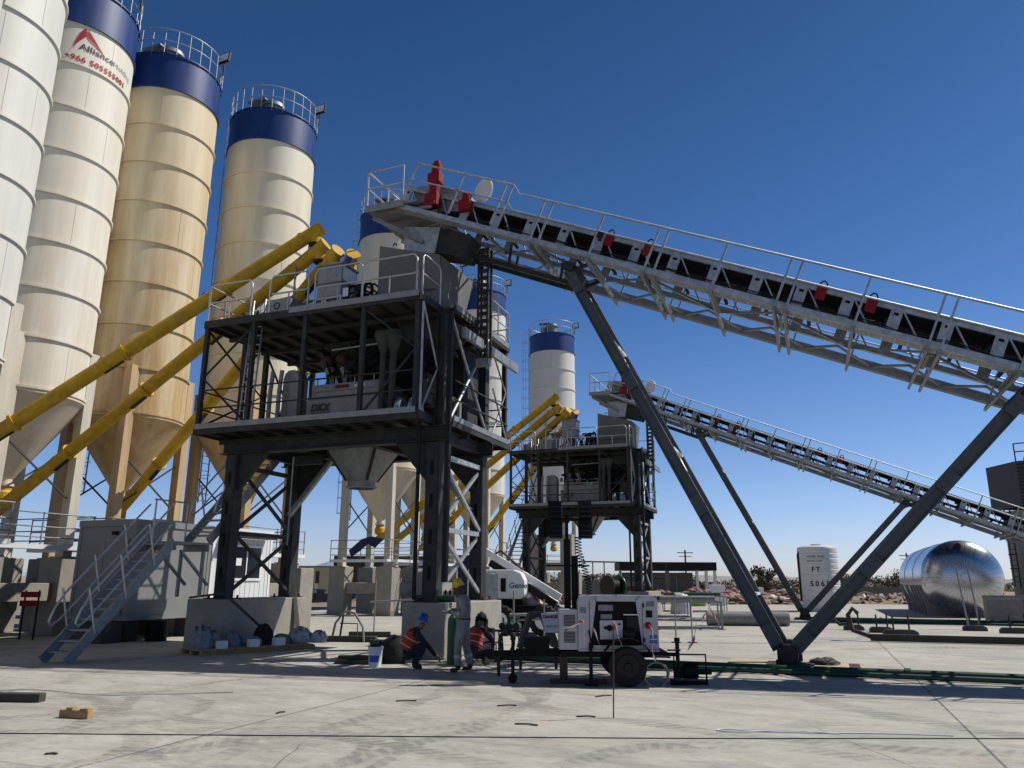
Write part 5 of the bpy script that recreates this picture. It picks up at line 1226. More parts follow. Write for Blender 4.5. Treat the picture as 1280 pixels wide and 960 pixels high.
m_.beam((.45, -.12, .5), (.75, -.12, .49), .25, .02)
t.part('mudguard', m_, 'black')
mast = t.part('mast', MB().box(-1.02, -.9, .5, .62, .5, 2.5).box(-.88, -.76, .5, .62, .5, 2.2).box(-.99, -.93, .53, .59, 2.5, 2.95).beam((-1.35, .5, 2.02), (-.55, .5, 2.02), .03).box(-.86, -.80, .45, .49, .9, 2.0), 'black')
m_ = MB().tube([(-.76+.02*k/60+.06*math.cos(k*1.05)+.15*min(1, max(0, (k-30)/60)), .42+.05*math.sin(k*1.05), 2.55-.009*k) for k in range(150)], .009, 5)
m_.tube(smooth([(-.6, .42, 1.22), (-.6, .42, 1.1), (-.7, .42, 1.06), (-.8, .42, 1.1), (-.84, .42, 1.3)]), .012, 6)
t.part('coiled_cable', m_, 'black', parent=mast)
t.part('light_bar', MB().beam((-1.25, .5, 2.86), (-.5, .5, 2.86), .05), 'black', parent=mast)
for (x, z) in ((-1.18, 3.03), (-1.17, 2.68), (-.62, 3.03), (-.62, 2.68)):
    ax = Matrix.Rotation(R(-6 if x < -1 else 8), 4, 'Z') @ Matrix.Rotation(R(-10), 4, 'X')
    f_ = t.part('floodlight', MB().box(-.125, .125, -.05, .05, -.165, .165).map(lambda v: ax @ v + Vector((x, .45, z))), 'black')
    t.part('fins', MB().box(-.1, .1, -.075, -.052, -.14, -.12).box(-.1, .1, -.075, -.052, -.05, -.03).box(-.1, .1, -.075, -.052, .04, .06).map(lambda v: ax @ v + Vector((x, .45, z))), 'dark', parent=f_)
for (x, lab) in ((-1.95, 'jockey'), (.95, 'rear')):
    m_ = MB().box(x-.03, x+.03, .2, .28, .1, .72).cyl((x, .24, .72), (x, .24, .78), .05, 10)
    if x < 0: m_.cyl((x, .18, .08), (x, .30, .08), .08, 16)
    else: m_.box(x-.12, x+.12, .14, .34, 0, .03).beam((.6, .24, .5), (x, .24, .5), .06)
    t.part('jack', m_, 'black')
t.part('toolbox', MB().box(-1.75, -1.3, .15, .55, .56, .78), 'black'); t.part('jack', MB().box(-.62, -.56, -.05, .01, .05, .7).box(-.7, -.48, -.12, .06, 0, .04), 'black'); t.part('jack', MB().box(-1.12, -.98, .3, .44, .04, .5).box(-1.3, -.3, .25, .5, 0, .06), 'red_shade')
t.part('handle', MB().tube([(-.62, -.03, .9), (-.55, -.05, .62)], .015, 6).tube([(.72, -.1, .6), (.95, -.1, .6)], .015, 6), 'black')
t.part('roof_rib', MB().box(-.12, -.10, .05, 1.3, 1.501, 1.51), 'mesh_grey')
# things around the trailer
solo('coiled_hose', 'grey hose coil lying against the rear jack of the light tower trailer', 'hose', MB().tube([(.22*math.cos(a), .04*a/6, .2+.2*math.sin(a)) for a in [2*math.pi*i/16 for i in range(40)]], .016, 6), 'mesh_grey', base=(2.5, 14.0, 0), rot=R(10), frame='world')
t = Thing('water_pump', 'small dark pump on a frame at the right end of the light tower trailer', 'pump', (3.15, 14.5, 0), frame='world')
t.part('casing', MB().cyl((-.1, 0, .22), (.15, 0, .22), .14, 16).box(-.25, -.1, -.1, .1, .1, .3), 'black'); t.part('frame', MB().box(-.3, .3, -.16, .16, .0, .06).tube([(-.28, -.14, .05), (-.28, -.14, .5), (.28, -.14, .5), (.28, -.14, .05)], .018, 6), 'black'); t.part('pipe', MB().cyl((.15, 0, .2), (.4, 0, .2), .05, 12), 'dark')
t = Thing('sign_board', 'grey folding A-board with a white notice plate left of the light tower trailer', 'sign', (.78, 16.6, 0), rot=R(10), frame='world')
t.part('leg', MB().prism([(-.62, .42), (-.52, .42), (-.34, .98), (-.2, 1.02), (-.12, .98), (.1, .42), (.25, .42), (-.02, 1.1), (-.1, 1.12), (-.38, 1.12)], 1, .02, .3), 'steel_mid')
t.part('leg', MB().beam((-.57, .1, 0), (-.57, .1, .45), .05).beam((.17, .1, 0), (.17, .1, .45), .05), 'steel')
pf = t.part('plate', MB().box(-.12, .20, -.03, 0, .72, 1.10).map(lambda v: (v.x-.22*(v.z-.9)*1, v.y, v.z)), 'plastic')
t.part('lettering', text_mb('DANGER', .085, lambda v: (-.10+v.x-.22*(.12), -.036, 1.0+v.y), bold=.004), 'red', parent=pf)
t.part('lettering', text_mb('KEEP OUT', .06, lambda v: (-.06+v.x, -.036, .82+v.y)), 'logo_black', parent=pf)
t = Thing('cable_drum', 'dark brown coiled cable hung on the tow bar left of the light tower trailer', 'cable coil', (-.08, 15.3, 0), rot=R(5), frame='world')
t.part('coil', MB().tube([(.13*math.cos(a), .02*math.sin(3*a), .62+.20*math.sin(a)) for a in [2*math.pi*i/24 for i in range(60)]], .035, 7), 'dark_wood'); t.part('loop', MB().tube([(-.12, 0, .6), (-.15, 0, .3), (-.14, 0, .02)], .035, 6), 'dark_wood')

# marker poles and barrier tape
def pole(x, y, h, label, r=.02, m='galv_dull', foot=True):
    t = Thing('marker_pole', label, 'pole', (x, y, 0), frame='world', group='thin marker poles')
    t.part('rod', MB().cyl((0, 0, 0), (0, 0, h), r, 8), m)
    if foot: t.part('foot', MB().box(-.12, .12, -.12, .12, 0, .02), 'steel')
    return t
solo('marker_rod', 'thin rusty rod standing alone in the centre foreground with striped tape at its top', 'rod', MB().cyl((0, 0, 0), (.03, 0, 1.22), .009, 8), 'red_shade', base=(1.36, 10.95, 0), frame='world')
for i, (x, y, h) in enumerate(((.07, 19.9, 1.5), (.82, 19.9, 1.3), (4.87, 23.9, 1.35), (5.35, 23.9, 1.35), (-4.4, 26.0, 1.75), (-2.3, 26.0, 1.75), (7.9, 30.3, 1.2), (5.45, 30.1, 1.2))):
    pole(x, y, h, ('thin grey pole right of the large tower block', 'thin grey pole just left of the light tower sign board', 'left of two thin poles right of the light tower trailer', 'right of two thin poles right of the light tower trailer', 'thin scaffold pole in front of the dark concrete piers, left one', 'thin scaffold pole left of the large tower right leg', 'right upright pole beside the pipe rack', 'left upright pole beside the pipe rack')[i])
solo('rail_tube', 'horizontal galvanised tube between two poles right of the large tower block', 'tube', MB().cyl((-.1, 0, .92), (1.2, .1, .96), .04, 10).cyl((-.1, .02, .8), (1.3, .1, .84), .03, 10), 'galv_dull', base=(.07, 19.95, 0), frame='world')
solo('scaffold_tube', 'horizontal scaffold tube clamped across poles in front of the dark piers', 'tube', MB().cyl((-.15, -.05, 1.05), (2.2, -.05, 1.2), .03, 8), 'galv_dull', base=(-4.4, 26, 0), frame='world')
def tape(label, pts, w_=.07, group='striped barrier tape pieces', rep=3.):
    o = Vector(pts[0]); pp = smooth(pts, 4); n = len(pp); rnd = random.Random(len(label))
    wd = [Vector((math.sin(i*.5)*.5, math.cos(i*.7)*.5, 1)).normalized() for i in range(n)]
    solo('barrier_tape', label, 'tape', MB().ribbon([p-o for p in pp], w_, wd, rep), 'tape', base=tuple(o), frame='world', group=group)
tape('striped tape hanging in a short tail from the rod in the centre foreground', [(1.385, 10.93, 1.20), (1.43, 10.92, 1.12), (1.45, 10.92, 1.02), (1.49, 10.93, .93)], .06)
tape('striped tape tail hanging in front of the control panel of the light tower', [(1.36, 13.6, 1.0), (1.42, 13.55, .9), (1.47, 13.55, .75), (1.52, 13.55, .62)], .045)
tape('white striped tape stuck across the small grille box of the light tower', [(.93, 13.9, .93), (1.08, 13.88, 1.0), (1.24, 13.88, 1.08), (1.26, 13.88, .95), (1.27, 13.88, .82)], .05)
tape('striped tape hanging over the blue sticker of the light tower', [(2.38, 13.9, 1.0), (2.43, 13.88, .9), (2.44, 13.88, .7), (2.42, 13.88, .55), (2.47, 13.88, .45)], .06)
tape('striped tape hanging right of the light tower trailer rear jack', [(3.35, 14.6, 1.05), (3.33, 14.6, .9), (3.3, 14.6, .75), (3.2, 14.6, .6), (3.15, 14.6, .5)], .06)
tape('short striped tape tails on the pole right of the light tower trailer', [(6.3, 25.5, 1.0), (6.35, 25.5, .8), (6.5, 25.5, .6), (6.55, 25.5, .45)], .09)
tape('short striped tape tail bent left beside the pipe rack', [(6.3, 25.5, 1.0), (6.2, 25.5, .8), (6.08, 25.5, .65), (6.05, 25.5, .5)], .09)
for k, (ya, xa, xb, za, lab) in enumerate(((52, 9.2, 17.2, 1.25, 'long sagging striped tape in the middle distance left of the trestle legs'), (53.5, 9.5, 16.5, .95, 'lower sagging striped tape in the middle distance'), (27.5, -.3, 2.3, 1.35, 'striped tape running in front of the boom lift wheels'))):
    n = 9; pts = []
    for i in range(n+1):
        f_ = i/n; pts.append((xa+(xb-xa)*f_, ya+math.sin(i*1.3)*.2, za-.25*abs(math.sin(f_*math.pi*3))+.08*math.sin(i*2.2)))
    tape(lab, pts, .16, rep=2.)

# ------------------------------------------------------------------ boom lift
t = Thing('boom_lift', 'white boom lift with lettering on its rounded counterweight parked right of the large tower leg', 'boom lift', (.2, 27.3, 0), rot=R(-12), frame='world')
prof = [(-1.6, 1.15), (.25, 1.15), (.38, 1.3), (.38, 1.75), (.25, 2.0), (.0, 2.1), (-1.6, 2.1)]
t.part('counterweight', MB().prism(prof, 1, -.6, .9), 'white', bevel=.05)
t.part('panel', MB().box(-.48, -.18, -.62, -.602, 1.3, 1.9), 'plastic'); t.part('opening', MB().box(-.43, -.25, -.635, -.622, 1.38, 1.82), 'black')
t.part('lettering', text_mb('Genie', .26, lambda v: (-.16+v.x, -.612, 1.5+v.y), shear=.15, bold=.006), 'teal')
t.part('engine_cover', MB().lathe((-.75, -.25, 0), [(.42, 1.2), (.42, 1.95), (.36, 2.02), (0, 2.05)], 20), 'galv')
t.part('boom', MB().beam((-1.2, .2, 2.75), (1.5, .0, 1.2), .16, .22).beam((-1.0, .45, 2.4), (1.4, .2, 1.0), .12, .1), 'white')
t.part('boom', MB().beam((-1.0, .3, 2.35), (1.35, .1, .95), .3, .22), 'dark')
t.part('chassis', MB().box(-1.3, 1.25, -.6, .9, .6, .95).box(-.6, .3, -.4, .7, .95, 1.15), 'black', bevel=.03)
for (x, y) in ((-.35, -.95), (1.05, -.7), (-.35, 1.1), (1.05, 1.1)):
    wh = t.part('wheel', MB().tube([(x, y-.18, .48), (x, y-.15, .48), (x, y+.15, .48), (x, y+.18, .48)], [.42, .48, .48, .42], 28), 'rubber')
    t.part('rim', MB().lathe((x, y-.185, .48), [(0, .04), (.1, .04), (.12, .0), (.24, .01), (.27, .0)], 20, axis=Matrix.Rotation(R(90), 4, 'X')), 'white', parent=wh)
    m_ = MB()
    for i in range(18): a = 2*math.pi*i/18; m_.beam((x+.47*math.cos(a), y-.17, .48+.47*math.sin(a)), (x+.47*math.cos(a+.14), y+.17, .48+.47*math.sin(a+.14)), .05, .05)
    t.part('tread', m_, 'rubber', parent=wh)
t.part('hose_bundle', MB().tube([(-.9, .2, 2.6), (-.6, .1, 2.75), (-.3, .1, 2.5), (.2, .1, 2.1)], .04, 6), 'red_shade')

# ------------------------------------------------------------------ pipes on the slab
def long_pipe(y, x0, x1, lab, off=Vector((0, 0, 0)), r=.075):
    t = Thing('water_pipe', lab, 'pipe', (x0, y, 0), extra=off, group='green pipes on the slab')
    t.part('pipe', MB().tube([(x, y+.04*math.sin(x*.7), r+.01) for x in [x0+(x1-x0)*i/40 for i in range(41)]], r, 12), 'green')
    m_ = MB(); x = x0+3.3
    while x < x1: m_.cyl((x-.05, y+.04*math.sin(x*.7), r+.012), (x+.05, y+.04*math.sin(x*.7), r+.012), r+.025, 12); x += 5.8
    t.part('coupling', m_, 'green')
long_pipe(1.0, .95, 30, 'dark green pipe running along the shaded ground in front of the trestle foot')
long_pipe(.72, 4.4, 30, 'second dark green pipe lying in front of the trestle foot', r=.05)
long_pipe(1.0, 7.9, 34, 'green pipe in front of the farther trestle foot', off=OFF)
long_pipe(-.6, 8.6, 34, 'green hose on the slab nearer than the farther trestle foot', off=OFF, r=.05)
solo('culvert_pipe', 'fat grey wrapped pipe lying on the slab behind the left trestle leg', 'pipe', MB().cyl((-1.7, 0, .29), (1.55, -.1, .29), .28, 24), 'mesh_grey', base=(9.75, 33.0, 0), rot=R(-3), frame='world')
# trestle foot pad
solo('foot_pad', 'dusty pale patch with steel cover around the trestle foot', 'pad', MB().box(6.6, 9.4, 1.2, 3.6, .0, .02), 'dust_pad', base=(8, 2.4, 0))
solo('steel_grate', 'rusty steel cover strip lying right of the trestle foot', 'cover', MB().box(9.1, 9.3, 1.6, 3.2, .022, .035), 'red_shade', base=(9.2, 2.3, 0))
solo('rag_pile', 'small brown pile of rags just behind the trestle foot', 'rags', lumpy(.6, .4, .13, 77, 20, .35), 'dark_wood', base=tuple(pl(8.6, 2.9, .02)), frame='world')
# anchor frame with bolts on the right
t = Thing('channel_frame', 'long dark steel channel with an upturned hooked end lying on the slab at right', 'channel', (10.96, 24.7, 0), rot=R(-18), frame='world')
t.part('channel', MB().beam((0, 0, .12), (12, 0, .12), .16, .2), 'dark_wood')
t.part('hook', MB().tube([(0, 0, .15), (-.45, .35, .3), (-.55, .4, .75), (-.4, .4, .95), (-.25, .4, .8)], .07, 8).tube([(-.9, .6, .9), (-.95, .6, .6), (-.8, .5, .45), (-.5, .4, .5)], .05, 8), 'dark_wood')
for i, (x, y, lab) in enumerate(((12.9, 30.4, 'farthest of the three anchor blocks with upright bolts'), (13.3, 29.0, 'middle one of the three anchor blocks with upright bolts'), (13.2, 27.4, 'nearest and longest of the three anchor blocks with bolts'), (17.4, 30.3, 'anchor block below the two thin rods by the steel tank'), (18.1, 28.9, 'dark anchor block right of the thin rods, nearer the camera'), (19.2, 27.6, 'anchor block at the right edge beside the dark channel'), (20.2, 29.8, 'bundle of dark pipe stubs at the right edge'))):
    t = Thing('anchor_block', lab, 'anchor block', (x, y, 0), rot=R(-12), frame='world', group='anchor blocks on the slab')
    l = (.7, .8, 1.1, .8, 1.1, 1.3, 1.6)[i]
    t.part('base', MB().prism([(-l/2, 0), (l/2, 0), (l/2-.03, .13), (l/2-.15, .2), (-l/2+.1, .2), (-l/2, .12)], 1, -.16, .16), 'steel_mid', bevel=.02)
    t.part('bolt', MB().cyl((-l*.2, 0, .2), (-l*.2, 0, .62), .03, 8), 'steel'); t.part('bolt', MB().cyl((l*.25, 0, .2), (l*.25, 0, .68), .03, 8), 'steel')
t = Thing('rod_pair', 'pair of thin upright rods in front of the polished steel tank', 'rods', (18.0, 31.5, 0), frame='world')
t.part('rod', MB().cyl((-.15, 0, 0), (-.35, 0, 2.4), .035, 8), 'galv_dull'); t.part('rod', MB().cyl((.3, 0, 0), (.1, 0, 2.4), .035, 8), 'galv_dull')
solo('low_beam', 'pale horizontal beam on a block in front of the polished steel tank at the right edge', 'beam', MB().box(0, 9, -.1, .1, 1.05, 1.2).box(.1, 1.6, -.05, .4, 0, 1.04), 'concrete', base=(21.5, 36.5, 0), rot=R(-14), frame='world')
# pipe racks in the middle distance
for i, (x, y, l, h, lab) in enumerate(((6.65, 30.2, 2.5, 1.0, 'low grey pipe rack right of the light tower, nearest one'), (10.8, 47.0, 3.6, .9, 'second grey rack farther back beyond the near pipe rack'), (7.6, 40.0, 2.6, .8, 'grey rack partly behind the light tower trailer'))):
    t = Thing('pipe_rack', lab, 'rack', (x, y, 0), rot=R(-4), frame='world', group='grey pipe racks')
    m_ = MB()
    for xx in (-l/2, l/2):
        for yy in (0, .8): m_.beam((xx, yy, 0), (xx, yy, h), .05)
    t.part('leg', m_, 'galv_dull')
    m_ = MB()
    for yy in (0, .8):
        for z in (.05, h): m_.beam((-l/2, yy, z), (l/2, yy, z), .06)
    for xx in (-l/2, l/2): m_.beam((xx, 0, h), (xx, .8, h), .05)
    t.part('frame', m_, 'galv_dull')
    t.part('load', MB().cyl((-l*.4, .3, h+.12), (l*.42, .3, h+.12), .10, 12).cyl((-l*.3, .6, h+.1), (l*.3, .6, h+.1), .08, 12), 'green' if i else 'mesh_grey')

# ------------------------------------------------------------------ tanks at right
t = Thing('storage_tank', 'upright ribbed white plastic tank marked FT with dark lettering, behind the trestle', 'tank', (19.2, 49.6, 0), frame='world')
m_ = MB(); pr = [(0, 0), (1.16, 0)]; z = 0
while z < 3.6: pr += [(1.18, z+.02), (1.18, z+.26), (1.165, z+.28), (1.165, z+.32)]; z += .32
pr += [(1.13, z), (.9, z+.1), (.35, z+.13), (.35, z+.2), (0, z+.2)]
t.part('shell', MB().lathe((0, 0, 0), pr, 48), 'plastic')
def wrapT(r, a0, oz): return lambda v: (r*math.cos(a0+v.x/r), r*math.sin(a0+v.x/r), oz+v.y)
aT = math.atan2(-49.6, -19.2)+R(-20)
t.part('lettering', text_mb('FT', .42, wrapT(1.20, aT, 2.35), spacing=1.3, bold=.008), 'logo_black'); t.part('lettering', text_mb('5065', .42, wrapT(1.20, aT-.12, 1.5), spacing=1.5, bold=.012), 'logo_black')
t.part('lettering', text_mb('WATER TANK', .17, wrapT(1.20, aT-.22, 3.2)), 'logo_black'); t.part('lettering', text_mb('5000 GAL TANK', .13, wrapT(1.20, aT-.22, 2.95)), 'logo_black')
t.part('side_pipe', MB().tube([(-1.22, 0, .6), (-1.24, 0, 3.4), (-1.1, 0, 3.7)], .06, 8), 'dark')
t = Thing('steel_tank', 'large horizontal polished steel tank with radial seams on its domed end', 'tank', (23.9, 42.2, 0), rot=TH, frame='world')
RT_ = 1.95; zc = 2.0
ax = Matrix.Rotation(R(-90), 4, 'X')   # z -> +y
t.part('shell', MB().lathe((0, 0, zc), [(RT_, .0), (RT_, 3.9), (RT_+.03, 3.9), (RT_+.03, 4.0), (RT_, 4.0), (RT_, 8.4), (RT_+.03, 8.4), (RT_+.03, 8.5), (RT_, 8.5), (RT_, 12.0), (1.6, 12.4), (0, 12.6)], 64, axis=ax), 'mirror')
n = 40; DP = [(RT_*math.sin(q), -1.0*math.cos(q)) for q in [math.pi/2*k/14 for k in range(1, 15)]]
m_ = MB().tube([(0, y, zc) for r, y in DP], [r for r, y in DP], 72)
m_.lathe((0, 0, zc), [(0, -1.03), (.2, -1.03), (.22, -.99)], 20, axis=ax)
t.part('domed_end', m_, 'mirror')
m_ = MB()
for i in range(n):
    a = 2*math.pi*i/n; m_.tube([(r*math.cos(a), y-.01, zc+r*math.sin(a)) for r, y in DP[1:]], .004, 4)
t.part('seam', m_, 'steel')
t.part('manhole', MB().cyl((-.1, -.3, zc+1.62), (-.1, -.62, zc+1.62), .16, 16), 'dark')
m_ = MB()
for y in (1.2, 2.6, 4.0, 5.4, 8.0, 11.0):
    m_.box(-1.7, 1.7, y-.08, y+.08, 0, .6); m_._add([(-1.9, y-.07, 1.6), (-1.2, y-.07, .0), (-1.6, y-.07, 0), (-2.05, y-.07, 1.6), (-1.9, y+.07, 1.6), (-1.2, y+.07, .0), (-1.6, y+.07, 0), (-2.05, y+.07, 1.6)], [(0, 1, 2, 3), (7, 6, 5, 4), (0, 4, 5, 1), (1, 5, 6, 2), (2, 6, 7, 3), (3, 7, 4, 0)])
t.part('saddle', m_, 'galv_dull')
# cooling tower at right edge
t = Thing('filter_tower', 'dark louvred box with railing on a grey round tower at the right edge', 'tower', (34.2, 50, 0), frame='world')
t.part('column', MB().lathe((0, 0, 0), [(2.3, 0), (2.3, 1.9), (2.35, 1.9), (2.35, 2.0), (2.3, 2.0), (2.3, 6.2)], 40), 'concrete')
oct_ = [(-2.4, -1.6), (-1.5, -2.4), (2.2, -2.4), (3, -1.6), (3, 1.6), (-2.4, 1.6)]
t.part('housing', MB().prism(oct_, 2, 6.4, 9.2), 'louvre')
m_ = MB()
for i in range(12): z = 6.55+i*.22; m_.box(-1.45, 2.2, -2.44, -2.405, z, z+.08).beam((-2.43, -1.6, z), (-1.53, -2.43, z), .04, .08)
t.part('louvre', m_, 'steel')
t.part('fan_cowl', MB().lathe((.6, -.4, 0), [(1.5, 9.2), (1.4, 9.75), (1.2, 9.75)], 28), 'black')
g = MB(); rail_run(g, [(-2.4, -1.6, 9.2), (-1.5, -2.4, 9.2), (0, -2.4, 9.2), (1.6, -2.4, 9.2)], h=1.1, r=.04); t.part('guard_rail', g, 'steel')
m_ = MB()
for x in (-3.1, -2.75): m_.beam((x, -.8, 1.5), (x, -.8, 6.3), .06)
for i in range(14): m_.beam((-3.1, -.8, 1.8+i*.33), (-2.75, -.8, 1.8+i*.33), .04)
for i in range(5): m_.tube([(-3.1-.3*math.sin(a), -.8+.35*math.cos(a)-.35, 2.6+i*.85) for a in [math.pi*j/6 for j in range(7)]], .03, 4)
t.part('ladder', m_, 'steel')

# ------------------------------------------------------------------ background
t = Thing('canopy_building', 'low grey building under a dark flat canopy on pale columns in the distance', 'building', (20.5, 96, 0), rot=R(-3), frame='world')
t.part('roof', MB().box(-7.5, 3.9, -2, 6, 3.0, 3.95), 'dark')
t.part('wall', MB().box(-7.2, 1.4, 0, 4, 0, 2.75), 'greywall')
t.part('window', MB().box(-6.3, -5.2, -.03, -.002, 1.9, 2.4), 'glass')
t.part('band', MB().box(-7.2, -.5, -.06, -.004, 2.2, 2.28), 'galv_dull'); t.part('band', MB().box(-.62, -.5, -.06, -.004, .2, 2.2), 'galv_dull')
for x in (1.6, 2.7, 3.7, -7.4): t.part('column', MB().box(x-.16, x+.16, -1.8, -1.5, 0, 3.0), 'white')
t = Thing('cream_container', 'pair of cream cabins seen left of the dark piers in the distance', 'cabin', (-19.2, 75, 0), frame='world')
t.part('body', MB().box(-2.9, 2.3, 0, 2.4, .4, 2.85), 'cream'); t.part('roof', MB().box(-3, 2.4, -.1, 2.5, 2.852, 3.0), 'galv_dull'); t.part('joint', MB().box(-.1, .05, -.03, -.002, .4, 2.85).box(.8, 1.15, -.03, -.002, 1.2, 2.5), 'brownwall'); t.part('notice', MB().box(.75, 1.1, -.04, -.032, .8, 1.4), 'plastic')
t = Thing('brown_shed', 'long dark brown shed behind the silo legs in the distance', 'shed', (-14.3, 84, 0), frame='world')
t.part('body', MB().box(-4.5, 9, 0, 4, 0, 4.2), 'brownwall'); t.part('window', MB().box(-.2, .6, -.03, -.002, 2.2, 3.1), 'plastic'); t.part('window', MB().box(1.6, 2.4, -.03, -.002, 2.2, 3.1), 'plastic'); t.part('window', MB().box(3.3, 4.1, -.03, -.002, 2.2, 3.1), 'plastic')
solo('low_wall', 'low dark block wall behind the debris left of the polished steel tank', 'wall', MB().box(-6, 6, 0, .3, 0, 1.3), 'greywall', base=(38.5, 80, 0), frame='world')
t = Thing('pipe_trestle', 'thin steel frame line behind the light tower trailer in the distance', 'frame', (9.2, 70, 0), frame='world')
t.part('beam', MB().beam((-3.3, 0, 3.4), (4.6, 0, 3.3), .12), 'steel'); t.part('beam', MB().beam((-3.3, 0, 2.1), (4.6, 0, 2.0), .08), 'steel')
m_ = MB()
for x in (-3.2, -2, -1, .4, 2, 4.5): m_.beam((x, 0, 0), (x, 0, 3.35), .09)
t.part('post', m_, 'steel')
solo('grey_cabin', 'grey flat cabin behind the light tower mast in the distance', 'cabin', MB().box(-3.5, 1.5, 0, 3, 0, 1.75).box(1.6, 1.9, -.1, .1, 0, 2.6).box(3.2, 3.5, -.1, .1, 0, 2.6), 'greywall', base=(9.6, 66, 0), frame='world')
t = Thing('cable_reel', 'dark cable reel standing behind the light tower cabinet, left one', 'reel', (5.75, 45.0, 0), rot=R(35), frame='world')
t.part('flange', MB().cyl((-.45, 0, 1.45), (-.40, 0, 1.45), .62, 28), 'dark_wood'); t.part('flange', MB().cyl((.40, 0, 1.45), (.45, 0, 1.45), .62, 28), 'green_cyl'); t.part('cable', MB().cyl((-.399, 0, 1.45), (.399, 0, 1.45), .4, 24), 'black'); t.part('stand', MB().box(-.6, .6, -.4, .4, 0, .8), 'dark_wood')
solo('rust_bin', 'rust brown steel bin between the cable reel and the farther tower leg', 'bin', MB().prism([(-.9, .1), (.9, .1), (1.1, 1.5), (-1.1, 1.5)], 1, -.6, .6), 'red_shade', base=(7.6, 48, 0), frame='world', bevel=.02)
solo('sacks_white', 'white sack left on the trailer side of the farther tower leg', 'sack', lumpy(1.2, .8, 1.1, 8), 'bag', base=(9.4, 44.5, 0), frame='world')
solo('green_bin', 'small yellow green box on the slab behind the pipe rack', 'box', MB().box(-.5, .5, -.4, .4, 0, .9), mat('lime_paint', (.25, .38, .05), .6), base=(13.6, 58.5, 0), frame='world', bevel=.02)
for i, (x, y, h, lab) in enumerate(((15.6, 60.5, 1.5, 'white barrel in the debris left of the trestle legs'), (19.6, 64, 1.3, 'white crate in the debris between the trestle legs'), (21.5, 70, 1.1, 'second white crate nearer the white tank'))):
    solo('white_crate', lab, 'crate', MB().box(-.5, .5, -.4, .4, 0, h), 'white', base=(x, y, 0), frame='world', bevel=.03)
# utility pole
for i, (x, y) in enumerate(((80, 160), (33, 150))):
    t = Thing('utility_pole', ('distant utility pole above the trees left of the steel tank', 'distant utility pole above the bush left of the white tank')[i], 'pole', (x, y, 0), frame='world', group='utility poles')
    t.part('pole', MB().cyl((0, 0, 0), (0, 0, 7.5), .16, 8), 'trunk'); t.part('crossarm', MB().beam((-1.5, 0, 7.0), (1.5, 0, 7.0), .15).beam((-1.2, 0, 6.3), (1.2, 0, 6.3), .12), 'trunk')
# debris heaps: nobody could count the bits
def heap(label, x, y, w_, d, h, seed, mts=('rubble', 'orange', 'white', 'dark_wood')):
    rnd = random.Random(seed)
    mb = MB(); nx = 30; ny = 8; 
    H_ = [[h*math.sin(math.pi*i/nx)**.5*math.sin(math.pi*j/ny)*(.4+.6*rnd.random()) for i in range(nx+1)] for j in range(ny+1)]
    vs = [(-w_/2+w_*i/nx, -d/2+d*j/ny, H_[j][i]) for j in range(ny+1) for i in range(nx+1)]
    mb._add(vs, [(j*(nx+1)+i, j*(nx+1)+i+1, (j+1)*(nx+1)+i+1, (j+1)*(nx+1)+i) for j in range(ny) for i in range(nx)])
    o = solo('debris_heap', label, 'debris', mb, 'rubble', base=(x, y, -.1), frame='world', kind='stuff')
    for k, mt in enumerate(mts[1:]):
        m_ = MB()
        for i in range(int(26*w_/10)):
            px, py = rnd.uniform(-w_/2, w_/2), rnd.uniform(-d/2, d*.1); a = rnd.uniform(0, 3.1); l = rnd.uniform(.2, 1.1); z = h*rnd.uniform(.15, .8)
            m_.beam((px-l/2*math.cos(a), py-l/2*math.sin(a), z), (px+l/2*math.cos(a), py+l/2*math.sin(a), z+rnd.uniform(-.2, .3)), rnd.uniform(.06, .35), rnd.uniform(.04, .2))
        q = make_obj('scrap', m_, mt, o); q['kind'] = 'stuff'
heap('low heap of rubble and orange netting in the middle distance left of the trestle legs', 16, 66, 16, 6, .75, 1)
heap('rubble and scrap strip between the trestle legs and the white tank', 24, 78, 16, 7, 1.3, 2)
heap('rubble with white sheets between the white tank and the steel tank', 33.5, 73, 11, 5, 1.0, 3, ('rubble', 'white', 'mesh_grey', 'wood'))
heap('dark heap behind the concrete piers left of centre', -13, 62, 16, 8, 1.2, 5, ('rubble', 'dark_wood', 'white'))
heap('scrap strip far behind the light tower trailer', 5, 80, 20, 6, 1.1, 6)

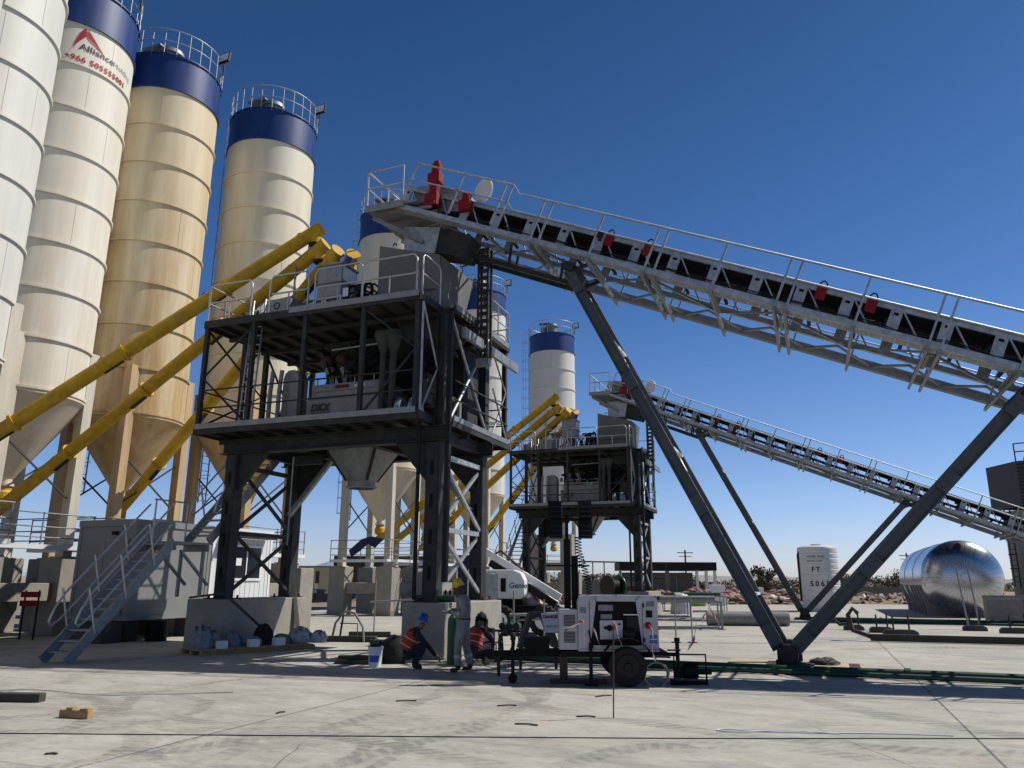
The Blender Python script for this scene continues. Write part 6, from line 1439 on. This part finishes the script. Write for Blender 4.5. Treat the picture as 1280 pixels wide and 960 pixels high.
def make_tree(x, y, h, w_, seed, label, leaf='leaf', n=1500, group='bushy trees beyond the yard'):
    rnd = random.Random(seed)
    t = Thing('bushy_tree', label, 'tree', (x, y, -.1), frame='world', group=group)
    m_ = MB()
    limbs = []
    for k in range(5):
        a = rnd.uniform(0, 6.28); q = (math.cos(a)*w_*.22, math.sin(a)*w_*.22, h*.55); e = (math.cos(a)*w_*.38, math.sin(a)*w_*.3, h*.8)
        m_.tube([(rnd.uniform(-.2, .2), 0, 0), (q[0]*.4, q[1]*.4, h*.3), q, e], [.16, .12, .07, .03], 6); limbs.append(e)
    t.part('trunk', m_, 'trunk')
    c_ = MB(); blobs = [(rnd.gauss(0, w_*.22), rnd.gauss(0, w_*.2), h*rnd.uniform(.3, .82), rnd.uniform(.16, .30)*w_*.5) for _ in range(16)]
    for i in range(n):
        bx_, by_, bz, br = blobs[rnd.randrange(len(blobs))]
        d = Vector((rnd.gauss(0, 1), rnd.gauss(0, 1), rnd.gauss(0, .8))); d.normalize(); p = Vector((bx_, by_, bz)) + d*br*rnd.uniform(.5, 1.1)
        if p.z < .1: continue
        s_ = rnd.uniform(.10, .26)*h/4; u = Vector((rnd.gauss(0, 1), rnd.gauss(0, 1), rnd.gauss(0, 1))).normalized(); v = u.cross(d).normalized() if abs(u.dot(d)) < .99 else Vector((1, 0, 0))
        c_._add([p-u*s_, p+v*s_*.6, p+u*s_, p-v*s_*.6], [(0, 1, 2, 3)])
    t.part('crown', c_, leaf)
make_tree(31.5, 100, 3.9, 5.5, 1, 'dry bushy tree seen between the left trestle legs and the white tank', 'leaf2')
make_tree(43.0, 104, 2.6, 6.5, 2, 'low dark tree just right of the white tank')
make_tree(49.5, 102, 3.1, 8, 3, 'wide dark tree behind the rubble left of the steel tank')
make_tree(55.5, 104, 2.6, 6, 4, 'dark tree partly hidden by the polished steel tank')
make_tree(37.5, 110, 2.2, 7, 5, 'low scrub tree hidden partly by the white tank', 'leaf2')
make_tree(25.8, 118, 3.3, 5, 6, 'dry tree just right of the canopy building', 'leaf2')
make_tree(4.0, 112, 3.0, 9, 7, 'dark tree seen behind the mast of the light tower')
make_tree(11.0, 116, 2.8, 9, 8, 'dark tree line behind the thin steel frame')
make_tree(-5.5, 120, 2.8, 10, 9, 'dusty tree seen between the legs of the farther tower', 'leaf2')
def scrub(label, x0, x1, y, h, seed, n=5000):
    rnd = random.Random(seed); c_ = MB()
    for i in range(n):
        x = rnd.uniform(x0, x1); hh = h*(.45+.55*abs(math.sin(x*.13+seed)*math.sin(x*.051+1)))
        p = Vector((x, y+rnd.uniform(-4, 4), rnd.uniform(0, hh))); s_ = rnd.uniform(.2, .55); u = Vector((rnd.gauss(0, 1), rnd.gauss(0, 1), rnd.gauss(0, 1))).normalized(); v = u.orthogonal().normalized()
        c_._add([p-u*s_, p+v*s_*.6, p+u*s_, p-v*s_*.6], [(0, 1, 2, 3)])
    solo('far_scrub', label, 'scrub', c_, 'leaf2', frame='world', kind='stuff')
scrub('line of dusty scrub along the horizon', -60, 120, 170, 3.4, 2, 9000)
scrub('nearer strip of low dry scrub on the right', 24, 75, 125, 2.0, 5, 4000)
# tarp and tools at the silo under the large tower
solo('navy_tarp', 'dark blue tarpaulin hung over the platform rail of the silo seen under the large tower', 'tarp', MB()._add([(-.9, -.1, 3.2), (-.2, -.15, 3.75), (.3, -.1, 3.9), (1.0, -.1, 3.75), (.6, -.2, 3.3), (.2, -.2, 3.5), (-.3, -.2, 3.1), (-.7, -.2, 2.85)], [(0, 1, 6, 7), (1, 2, 5, 6), (2, 3, 4, 5)]), 'tarp', base=(-7.4, 40.2, 0), rot=R(-15), frame='world')
solo('blue_panel', 'dark blue sheet standing beside the right legs of the large tower', 'panel', MB().box(-.35, .35, -.03, .03, .9, 2.6), 'tarp', base=(-1.5, 27.5, 0), rot=R(-10), frame='world')
# tall concrete frame under the farthest silo
t = Thing('concrete_portal', 'tall concrete post and beam frame behind the light tower mast', 'portal', (3.4, 61, 0), rot=TH, frame='world')
for x in (-1.5, 1.0): t.part('post', MB().box(x-.45, x+.45, -.4, .4, 0, 5.2), 'concrete')
t.part('beam', MB().box(-1.05, .55, -.3, .3, 2.5, 3.1).box(-1.05, .55, -.3, .3, 4.7, 5.2), 'concrete')
